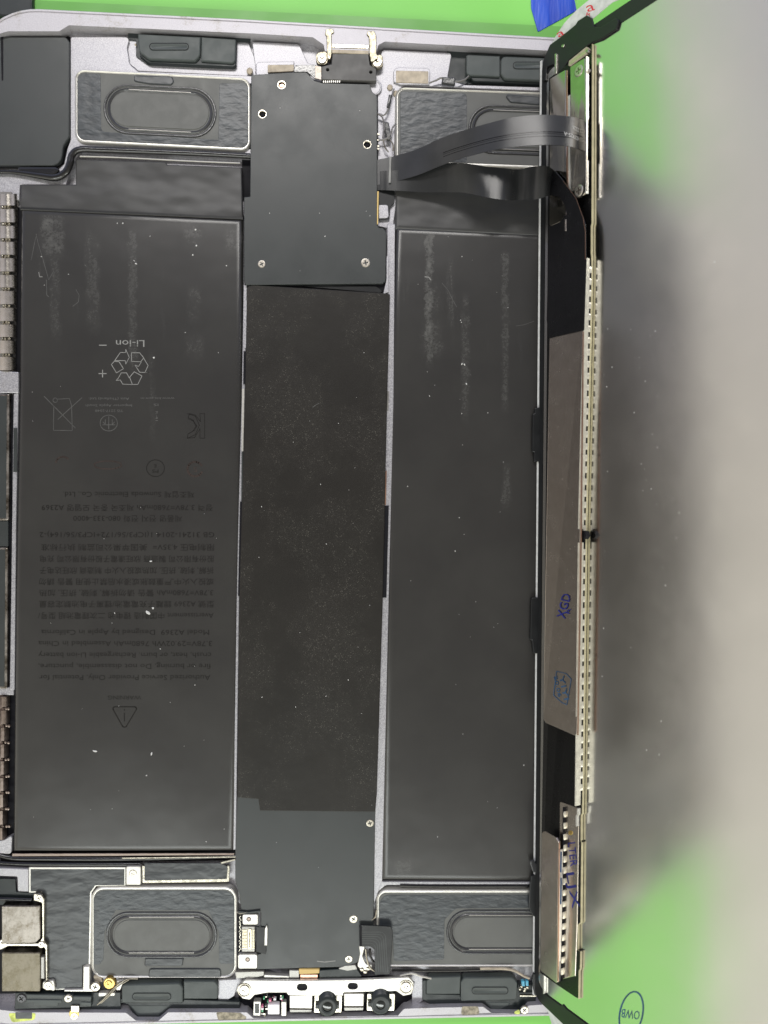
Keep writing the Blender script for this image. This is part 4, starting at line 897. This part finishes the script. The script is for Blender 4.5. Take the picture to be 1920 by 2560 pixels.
# white release liner on the glued edge, with red print
def liner(s0, t0, s1, t1, off=-.03, nt=40):
    V = []; F = []
    for j in range(nt+1):
        t = t0+(t1-t0)*j/nt
        for (s, o_) in ((s0, off), (s1, off), (s1, off-.02), (s0, off-.02)): V.append(S(t, s, o_))
    for j in range(nt):
        for k in range(4): F.append((j*4+k, j*4+(k+1) % 4, (j+1)*4+(k+1) % 4, (j+1)*4+k))
    F += [(0, 1, 2, 3), (nt*4, nt*4+1, nt*4+2, nt*4+3)]
    return obj('release_liner', V, F, M['liner'], disp)
liner(-.085, .0, -.018, LEN, off=.012)
def tband(s0, s1, ta, tb, tc, td, off, m, name='release_liner'):
    V = [S(ta, s0, off), S(tb, s1, off), S(tc, s1, off), S(td, s0, off)]; V += [v-frame_at(ta)[1]*.015 for v in V]
    F = [(0, 1, 2, 3), (7, 6, 5, 4)]+[(k, (k+1) % 4, 4+(k+1) % 4, 4+k) for k in range(4)]
    return obj(name, V, F, M[m], disp)
dplate('release_liner', [(1380, 108), (1388, 92), (1410, 58), (1440, 26), (1476, -4), (1530, -46), (1660, -46), (1530, 6), (1480, 48), (1440, 66), (1400, 98)], .0, .015, 'liner', bev=.6)
dplate('release_liner', [(1350, 2500), (1362, 2506), (1404, 2546), (1450, 2600), (1390, 2600), (1370, 2530)], .0, .015, 'liner', bev=.6)
for y, h in ((245, 22), (706, 10), (813, 8), (820, 14), (930, 12), (938, 8), (1252, 10), (1262, 8), (1350, 3), (1368, 3), (1456, 3), (1985, 6), (2100, 12), (2298, 5), (2308, 6), (2318, 4), (2410, 6)):
    t = LEN*(y-150)/2340; hh = h*.01
    V = [S(t-hh/2, -.101, -.028), S(t+hh/2, -.085, -.028), S(t+hh/2, .0, -.028), S(t-hh/2, -.015, -.028)]; obj('red_print', V, [(0, 1, 2, 3)], M['redprint'], disp)
fl_ = dsp(.001)
for (x, y, h, w, s, a) in ((1475, 16, 24, 20, 'a', -18), (1472, 36, 8, 12, 'R', 12), (1400, 82, 18, 18, 'a', -30)): text('red_print', s, x, y, w, h, a, fl_, M['redprint'], disp, lift=.003)

# black frame ends and flex at the top of the panel
dplate('flex_head', rp([(1374, 112, 4), (1396, 96), (1438, 62), (1444, 52, 3), (1466, 38, 3), (1478, 44), (1484, 66), (1500, 68), (1540, 44, 5), (1547, 52, 4), (1541, 72, 6), (1502, 98, 6), (1480, 106), (1466, 116), (1440, 136), (1420, 152), (1404, 176, 4), (1392, 186, 3), (1384, 160, 4), (1366, 168, 6), (1364, 200), (1356, 204), (1358, 150, 5)]), .06, .05, 'film_dark', bev=1.4, label='black flex head folded over the top corner of the display')
dplate('fold_pin', rp([(1386, 135, 2), (1392, 132, 2), (1391, 184, 2), (1386, 188, 2)]), .09, .04, 'silver', bev=1)
dplate('fold_pin', rp([(1404, 112, 1), (1412, 110, 1), (1408, 118, 1), (1403, 118, 1)]), .09, .02, 'silver', bev=.6)
g_ = dplate('display_connector', rp([(1422, 152, 2), (1466, 116, 2), (1474, 122, 2), (1472, 132), (1426, 166, 2), (1420, 164)]), .10, .06, 'pad', bev=1.2)
for i in range(16):
    t = i/15; x = 1424+44*t; y = 158-33*t
    dplate('pin', [(x, y-4), (x+1.6, y-5), (x+1.6, y+4), (x, y+5)], .104, .01, 'pin', g_, bev=0)
# the circuit board along the lower edge: everything on it ends flush at one line
ML = [(112, 1486), (560, 1485), (566, 1483), (636, 1483), (642, 1484), (700, 1484), (1300, 1470), (1960, 1462), (2033, 1461), (2037, 1458), (2100, 1458), (2106, 1459.5), (2305, 1457.5), (2311, 1450), (2374, 1450), (2377, 1457), (2420, 1456), (2426, 1453), (2496, 1452)]
ML2 = [(2012, 1421), (2120, 1420), (2300, 1417), (2450, 1413)]
def mx(y, line):
    for (y0, x0), (y1, x1) in zip(line[:-1], line[1:]):
        if y0 <= y <= y1: return x0+(x1-x0)*(y-y0)/(y1-y0)
    return line[0][1] if y < line[0][0] else line[-1][1]
def strip(name, y0, y1, o0, o1, m, par, line=ML, ds0=-.03, ds1=0., n=None, **kw):
    ys = [y0]+[y for y, _ in line if y0 < y < y1]+[y1]; out = []
    for a, b in zip(ys[:-1], ys[1:]):
        k = max(1, int((b-a)/60)); out += [a+(b-a)*q/k for q in range(k)]
    out.append(ys[-1]); V = []; F = []
    for y in out:
        t, s_ = TS(mx(y, line), y, 0)
        for ds, o in ((ds0, o0), (ds1, o0), (ds1, o1), (ds0, o1)): V.append(S(t, s_+ds, o))
    for q in range(len(out)-1):
        for k in range(4): F.append((q*4+k, q*4+(k+1) % 4, (q+1)*4+(k+1) % 4, (q+1)*4+k))
    F += [(0, 1, 2, 3), tuple(len(V)-4+k for k in range(4))]
    return obj(name, V, F, M[m], par, **kw)
pts = [(mx(y, ML)-5.5, y) for y, _ in ML]+[(1440, 2494), (1392, 2462), (1350, 2432), (1354, 2075), (1360, 1700), (1366, 1000), (1372, 196), (1420, 160)]
bd = dplate('circuit_board', pts, .065, .055, 'pcb', bev=.6, label='long narrow circuit board on the display back')
strip('board_edge', 112, 2496, .012, .068, 'pcbedge', bd, ds0=-.012, ds1=.004)
strip('fence_back', 655, 2008, .068, .128, 'gap', bd, ds0=-.02, ds1=-.006)
for a, b in ((648, 1322), (1356, 2010)): strip('shield_wall', a, b, .122, .268, 'cream', bd, ds0=-.03, ds1=.0)
strip('shield_wall', 2018, 2062, .12, .20, 'brightplate', bd, ds0=-.03, ds1=.0)
for a, b in ((148, 303), (405, 488)): strip('shield_wall', a, b, .17, .25, 'brightplate', bd, ds0=-.03, ds1=-.005)
strip('fence_back', 2016, 2450, .082, .155, 'gap', bd, ML2, ds0=-.02, ds1=-.006); strip('shield_wall', 2120, 2398, .152, .262, 'brightplate', bd, ML2); strip('shield_wall', 2398, 2448, .152, .262, 'wire', bd, ML2)
for line, ya, yb, pitch in ((ML, 662, 2000, 29.3), (ML2, 2020, 2448, 28.0)):
    for i in range(int((yb-ya)/pitch)):
        y = ya+pitch*i; a = y+6.5+random.uniform(-1, 1); b = y+pitch-6.5+random.uniform(-1, 1)
        if 1318 < y < 1350: continue
        # a soldered tooth of the fence with an uneven top
        V = []; F = []; q_ = 5
        for k in range(q_+1):
            yy = a+(b-a)*k/q_; t, s_ = TS(mx(yy, line), yy, 0); w = math.sin(math.pi*(k+.4)/(q_+.8)); o1 = .118+.015*min(1, w*1.6)+random.uniform(-.005, .005)
            for ds, o in ((-.015, .07), (.004+.010*w, .07), (.002+.006*w, o1), (-.015, o1+.01)): V.append(S(t, s_+ds, o))
        for q in range(q_):
            for k in range(4): F.append((q*4+k, q*4+(k+1) % 4, (q+1)*4+(k+1) % 4, (q+1)*4+k))
        F += [(0, 1, 2, 3), tuple(len(V)-4+k for k in range(4))]
        obj('fence_tooth', V, F, M['cream'], bd)
def shield(label, pts, m='shield', off=.15, rim=None, **kw):
    s = dplate('shield_can', pts, off, .045, m, bd, bev=1.2, label=label, **kw); return s
shield('upper dark mirror shield near the flex head', rp([(1374, 197, 3), (1414, 174, 2), (1417, 455), (1416, 545, 5), (1410, 550, 4), (1376, 566, 3), (1373, 560)]), 'shieldmirror', .2)
shield('bright mirror shield fixed by two chrome screws', rp([(1425, 168, 2), (1462, 144, 2), (1466, 300), (1465, 478, 8), (1455, 494, 8), (1428, 474, 4)]), 'shieldmirror', .25)
shield('long brown grey shield with blue marker writing', rp([(1373, 845, 4), (1454, 823, 3), (1457, 828, 3), (1450, 1400), (1443, 1836, 5), (1436, 1839, 3), (1363, 1807, 5), (1358, 1798, 4), (1362, 1500)]), 'shield', .27)
shield('lower brown grey shield at the foot of the display', rp([(1354, 2082, 5), (1360, 2077, 4), (1390, 2094, 6), (1397, 2106, 6), (1393, 2456, 4), (1390, 2457), (1352, 2428, 5), (1350, 2420)]), 'shield', .265)
shield('narrow dull plate beside the lower shield', rp([(1399, 2003, 3), (1446, 2020, 2), (1447, 2060), (1443, 2300), (1438, 2440), (1400, 2450), (1398, 2200)]), 'shield', .08)
for pts in ([(1456, 828), (1458.5, 828), (1452.5, 1400), (1445, 1838), (1442.5, 1838), (1450, 1400)], [(1415, 176), (1418, 175), (1420, 455), (1418, 540), (1415, 540), (1416, 455)], [(1396, 2106), (1398.5, 2108), (1395.5, 2454), (1392.5, 2454)]): dplate('copper_rim', pts, .273 if pts[0][1] > 500 else .205, .02, 'copper', bd, bev=.4)
dplate('shield_wall', rp([(1419, 240, 1), (1425, 236, 1), (1425, 480, 1), (1420, 470, 1)]), .2, .1, 'brightplate', bd, bev=1)
dplate('lumpy_solder', rp([(1452, 1326, 3), (1463, 1328, 3), (1466, 1340), (1460, 1350, 3), (1452, 1342, 3)]), .2, .12, 'gap', bd, bev=1)
dplate('gold_dot', circ(1426, 2082, 6.5, 16), .084, .01, 'gold', bd, bev=1.5)
# chrome screws
for x, y, r in ((1446, 177, 14), (1446, 477, 15)):
    p, n = dsp(.262)(x, y); o = link('screw', SM, p, bd, scale=r*.0098/.1*1.0, label='large chrome screw on the mirror shield'); q = n.to_track_quat('Z', 'Y'); o.rotation_euler = q.to_euler()
for x, y in ((1468, 128), (1470, 176)): dplate('solder_bead', circ(x, y, 5, 10), .2, .04, 'silver', bd, bev=2, smooth=True)
# black film that carries the second ribbon down the board
rf = dplate('flex_film', rp([(1370, 488, 4), (1378, 440), (1384, 424, 4), (1404, 446, 20), (1440, 494, 30), (1463, 560, 30), (1465, 650), (1459, 826), (1372, 846), (1366, 800), (1372, 566), (1398, 556, 4), (1416, 536, 5), (1411, 512, 8), (1398, 492, 8), (1380, 489)]), .29, .02, 'black_flex', bev=1, label='black film curving down the upper part of the board')
strokes('film_edge', [[(1408, 452), (1440, 495), (1458, 545), (1463.5, 580), (1463.5, 648)]], 1.6, dsp(.292), M['copper'], rf)
dplate('film_slot', rect(1411, 548, 1415, 578, 2), .295, .01, 'shield', bev=.5)
# blue marker writing
fi = dsp(.2725)
text('handwriting', 'XGD', 1409, 1515, 62, 22, -76, fi, M['ink'], bd, label='blue marker initials'); text('handwriting', 'R', 1421, 1527, 14, 9, -76, fi, M['ink'], bd)
text('stamp_text', 'YIYI', 1410, 1719, 62, 13, 78, fi, M['inkpale'], bd); text('stamp_text', '20.06', 1394, 1716, 54, 9, 78, fi, M['inkpale'], bd)
strokes('stamp_frame', [[(1391, 1678), (1415, 1684), (1428, 1698), (1417, 1762), (1404, 1756), (1384, 1738), (1391, 1678)]], 1.4, fi, M['inkpale'], bd)
fi2 = dsp(.0825)
text('handwriting', 'LTER', 1432, 2136, 60, 18, 84, fi2, M['ink'], bd); text('handwriting', 'LJX', 1433, 2226, 90, 20, 80, fi2, M['ink'], bd)
for y0, y1 in ((2130, 2180), (2195, 2260)): strokes('ink_smear', [[(1403, y0), (1402, y1)]], 4, dsp(.268), M['inkpale'], bd)
# round stamp on the mirror
fs = dsp(.0015)
strokes('round_stamp', [[(1578+29*math.cos(a*.21)-8*math.sin(a*.21), 2534+55*math.sin(a*.21)) for a in range(31)]], 4.0, fs, M['inkpale'], disp, label='round blue stamp on the mirror back')
text('stamp_text', 'OWB', 1576, 2536, 46, 22, 188, fs, M['inkpale'], disp)
# black tabs folded over the lower edge
for p, lab in (([(1338, 1020), (1362, 1016), (1360, 1154), (1335, 1154), (1336, 1130), (1331, 1130), (1332, 1034), (1337, 1034)], 'upper black tab folded over the display foot'), ([(1330, 1494), (1358, 1494), (1356, 1634), (1334, 1634), (1330, 1600), (1326, 1600), (1328, 1500)], 'lower black tab folded over the display foot')):
    plate('edge_tab', rp([q+(3,) for q in p]), .06, .10, M['film_dark'], disp, bev=2, label=lab)
plate('edge_tab', rp([(1326, 2150, 5), (1336, 2152, 3), (1352, 2176), (1352, 2190), (1332, 2180, 6), (1326, 2160, 4)]), .06, .08, M['rubber'], disp, bev=2)
plate('edge_tab', rp([(1328, 2190), (1350, 2184), (1350, 2300), (1332, 2290, 6), (1322, 2270, 5), (1324, 2220, 5)]), .03, .06, M['film_dark'], disp, bev=2)
plate('foot_corner', rp([(1334, 2434), (1356, 2434), (1356, 2486), (1350, 2502), (1336, 2486, 4), (1330, 2450, 4)]), .05, .08, M['film_dark'], disp, bev=2)
dplate('foot_rail', rp([(1357, 2432, 1), (1361, 2432, 1), (1361, 2484, 1), (1357, 2486, 1)]), .06, .05, 'brightplate', bev=.8)
dplate('foot_strip', rp([(1352, 2484), (1358, 2482), (1402, 2514), (1406, 2511), (1415, 2522), (1480, 2570), (1560, 2630), (1500, 2630), (1405, 2553), (1352, 2503)]), .03, .03, 'film_dark', bev=1)
# dust on the mirror
V = []; F = []; f_ = dsp(.002)
for i in range(60):
    x = random.uniform(1500, 1700); y = random.uniform(600, 2150)
    if random.random() < .3: x = random.uniform(1500, 1850)
    p, n = f_(x, y); r = random.choice((.006, .008, .012, .018)); k0 = len(V); u = hd; v = u.cross(n)
    for k in range(6):
        w = k*math.pi/3; rr = r*random.uniform(.5, 1.3); V.append(p+u*rr*math.cos(w)+v*rr*math.sin(w)*.6)
    V.append(p+n*.003)
    for k in range(6): F.append((k0+k, k0+(k+1) % 6, k0+6))
obj('dust', V, F, M['dust'], disp, kind='stuff', label='pale dust specks on the mirror back')

# ---- ribbon cables from the tablet up to the display board
def ribbon(name, rows, m, label, sub=6, th=.02):
    """rows: (x_top, y_top, z_top, x_bot, y_bot, z_bot) plan coordinates of both edges."""
    R = [(W(a, b, c), W(d, e_, g)) for a, b, c, d, e_, g in rows]; Q = []
    def cr(p0, p1, p2, p3, t): return 0.5*((2*p1)+(p2-p0)*t+(2*p0-5*p1+4*p2-p3)*t*t+(3*p1-p0-3*p2+p3)*t**3)
    for i in range(len(R)-1):
        q = [R[max(i-1, 0)], R[i], R[i+1], R[min(i+2, len(R)-1)]]
        for k in range(sub): Q.append((cr(*[z[0] for z in q], k/sub), cr(*[z[1] for z in q], k/sub)))
    Q.append(R[-1]); V = []; F = []; nc = 6
    ns = []
    for i, (a, b) in enumerate(Q):
        d = Q[min(i+1, len(Q)-1)]; c = Q[max(i-1, 0)]; al = ((d[0]+d[1])-(c[0]+c[1])).normalized(); n = al.cross(b-a).normalized(); n = n if n.z > 0 else -n
        ns.append(n)
    for lay in (0, -th):
        for (a, b), n in zip(Q, ns):
            for k in range(nc+1): V.append(a.lerp(b, k/nc)+n*lay)
    L_ = len(Q); c = lambda l, i, j: l*L_*(nc+1)+i*(nc+1)+j
    for i in range(L_-1):
        for j in range(nc): F.append((c(0, i, j), c(0, i, j+1), c(0, i+1, j+1), c(0, i+1, j))); F.append((c(1, i, j), c(1, i+1, j), c(1, i+1, j+1), c(1, i, j+1)))
        F.append((c(0, i, 0), c(0, i+1, 0), c(1, i+1, 0), c(1, i, 0))); F.append((c(0, i, nc), c(1, i, nc), c(1, i+1, nc), c(0, i+1, nc)))
    for i in (0, L_-1):
        for j in range(nc): F.append((c(0, i, j), c(1, i, j), c(1, i, j+1), c(0, i, j+1)))
    return obj(name, V, F, m, disp, smooth=True, label=label), Q, ns
kf = N('grey_ribbon'); nf = kf.noise(1.5, detail=4)
M['ribbon'] = kf.set(base=kf.mix(kf.ramp(nf, .3, .7), (.022, .023, .024, 1), (.032, .033, .035, 1)), rough=.30, spec=.55, normal=kf.bump(kf.noise(50, detail=2), .2, .003))
rb, Q1, n1 = ribbon('ribbon_cable', [(930, 402, -.08, 930, 463, -.08), (950, 398, -.06, 950, 461, -.06), (990, 389, .02, 990, 453, .02), (1045, 372, .25, 1045, 437, .25), (1099, 347, .6, 1099, 415, .5), (1153, 328, .95, 1153, 396, .85), (1225, 307, 1.28, 1225, 377, 1.30),
        (1280, 294, 1.48, 1290, 367, 1.54), (1352, 287, 1.62, 1360, 362, 1.70), (1424, 291, 1.58, 1424, 366, 1.64), (1458, 300, 1.4, 1455, 377, 1.38), (1475, 308, 1.15, 1474, 392, 1.12)], M['ribbon'], 'upper grey ribbon cable arching from the cover to the board')
for fr_, w_ in ((.55, .03), (.62, .012), (.70, .02)):
    V = []; F = []
    i0, i1 = int(len(Q1)*.38), int(len(Q1)*.97)
    for i in range(i0, i1):
        a, b = Q1[i]; 
        for q in (fr_, fr_+w_): V.append(a.lerp(b, q)+n1[i]*.003)
    for i in range(i1-i0-1): F.append((2*i, 2*i+1, 2*i+3, 2*i+2))
    obj('ribbon_crease', V, F, M['black_flex'], rb)
arc = [0]
for i in range(1, len(Q1)): arc.append(arc[-1]+((Q1[i][0]+Q1[i][1])/2-(Q1[i-1][0]+Q1[i-1][1])/2).length)
def on_ribbon(L_, fr_, lift=.004):
    i = max(0, min(len(arc)-2, next((k for k in range(len(arc)-1) if arc[k+1] >= L_), len(arc)-2))); t = (L_-arc[i])/(arc[i+1]-arc[i])
    a = Q1[i][0].lerp(Q1[i+1][0], t); b = Q1[i][1].lerp(Q1[i+1][1], t); return a.lerp(b, fr_)+n1[i]*lift
def rib_text(s, Lc, fr_c, w, h, slope):
    vs, fs_ = text_poly(s); x0 = min(v.x for v in vs); x1 = max(v.x for v in vs); V = []
    for v in vs:
        lx = -(v.x-(x0+x1)/2)*w/(x1-x0); ly = (v.y-.35)*h/.7
        V.append(on_ribbon(Lc+lx, fr_c+ly+lx*slope))
    obj('printed_text', V, fs_, M['txt_white'], rb)
rib_text('821-02325-A', arc[-1]-.62, .66, .64, .13, .22); rib_text('28NF2226', arc[-1]-.50, .40, .44, .13, .22)
strokes('contact_strip', [[(976, 392), (974, 456)]], 5, tab(.03), M['txt_light'], rb)
kf2 = N('dark_ribbon')
M['ribbon2'] = kf2.set(base=(.022, .023, .024, 1), rough=.27, spec=.45, normal=kf2.bump(kf2.noise(.9, kf2.map((2.4, .4, 1)), detail=2), .35, .10))
ribbon('ribbon_cable', [(930, 430, -.10, 930, 474, -.10), (950, 428, -.06, 950, 475, -.06), (1000, 425, .05, 1000, 477, .04), (1060, 418, .18, 1060, 481, .1), (1110, 408, .35, 1105, 481, .2), (1160, 408, .6, 1160, 482, .4), (1215, 416, .68, 1215, 493, .70), (1265, 421, .74, 1262, 500, .78), (1300, 423, .62, 1295, 500, .5), (1322, 418, .75, 1318, 499, .6), (1345, 415, 1.0, 1342, 498, .8),
        (1366, 415, 1.0, 1364, 492, .85), (1384, 425, .75, 1376, 488, .65), (1398, 440, .72, 1380, 490, .5)], M['ribbon2'], 'lower glossy black ribbon cable dipping before it reaches the board')
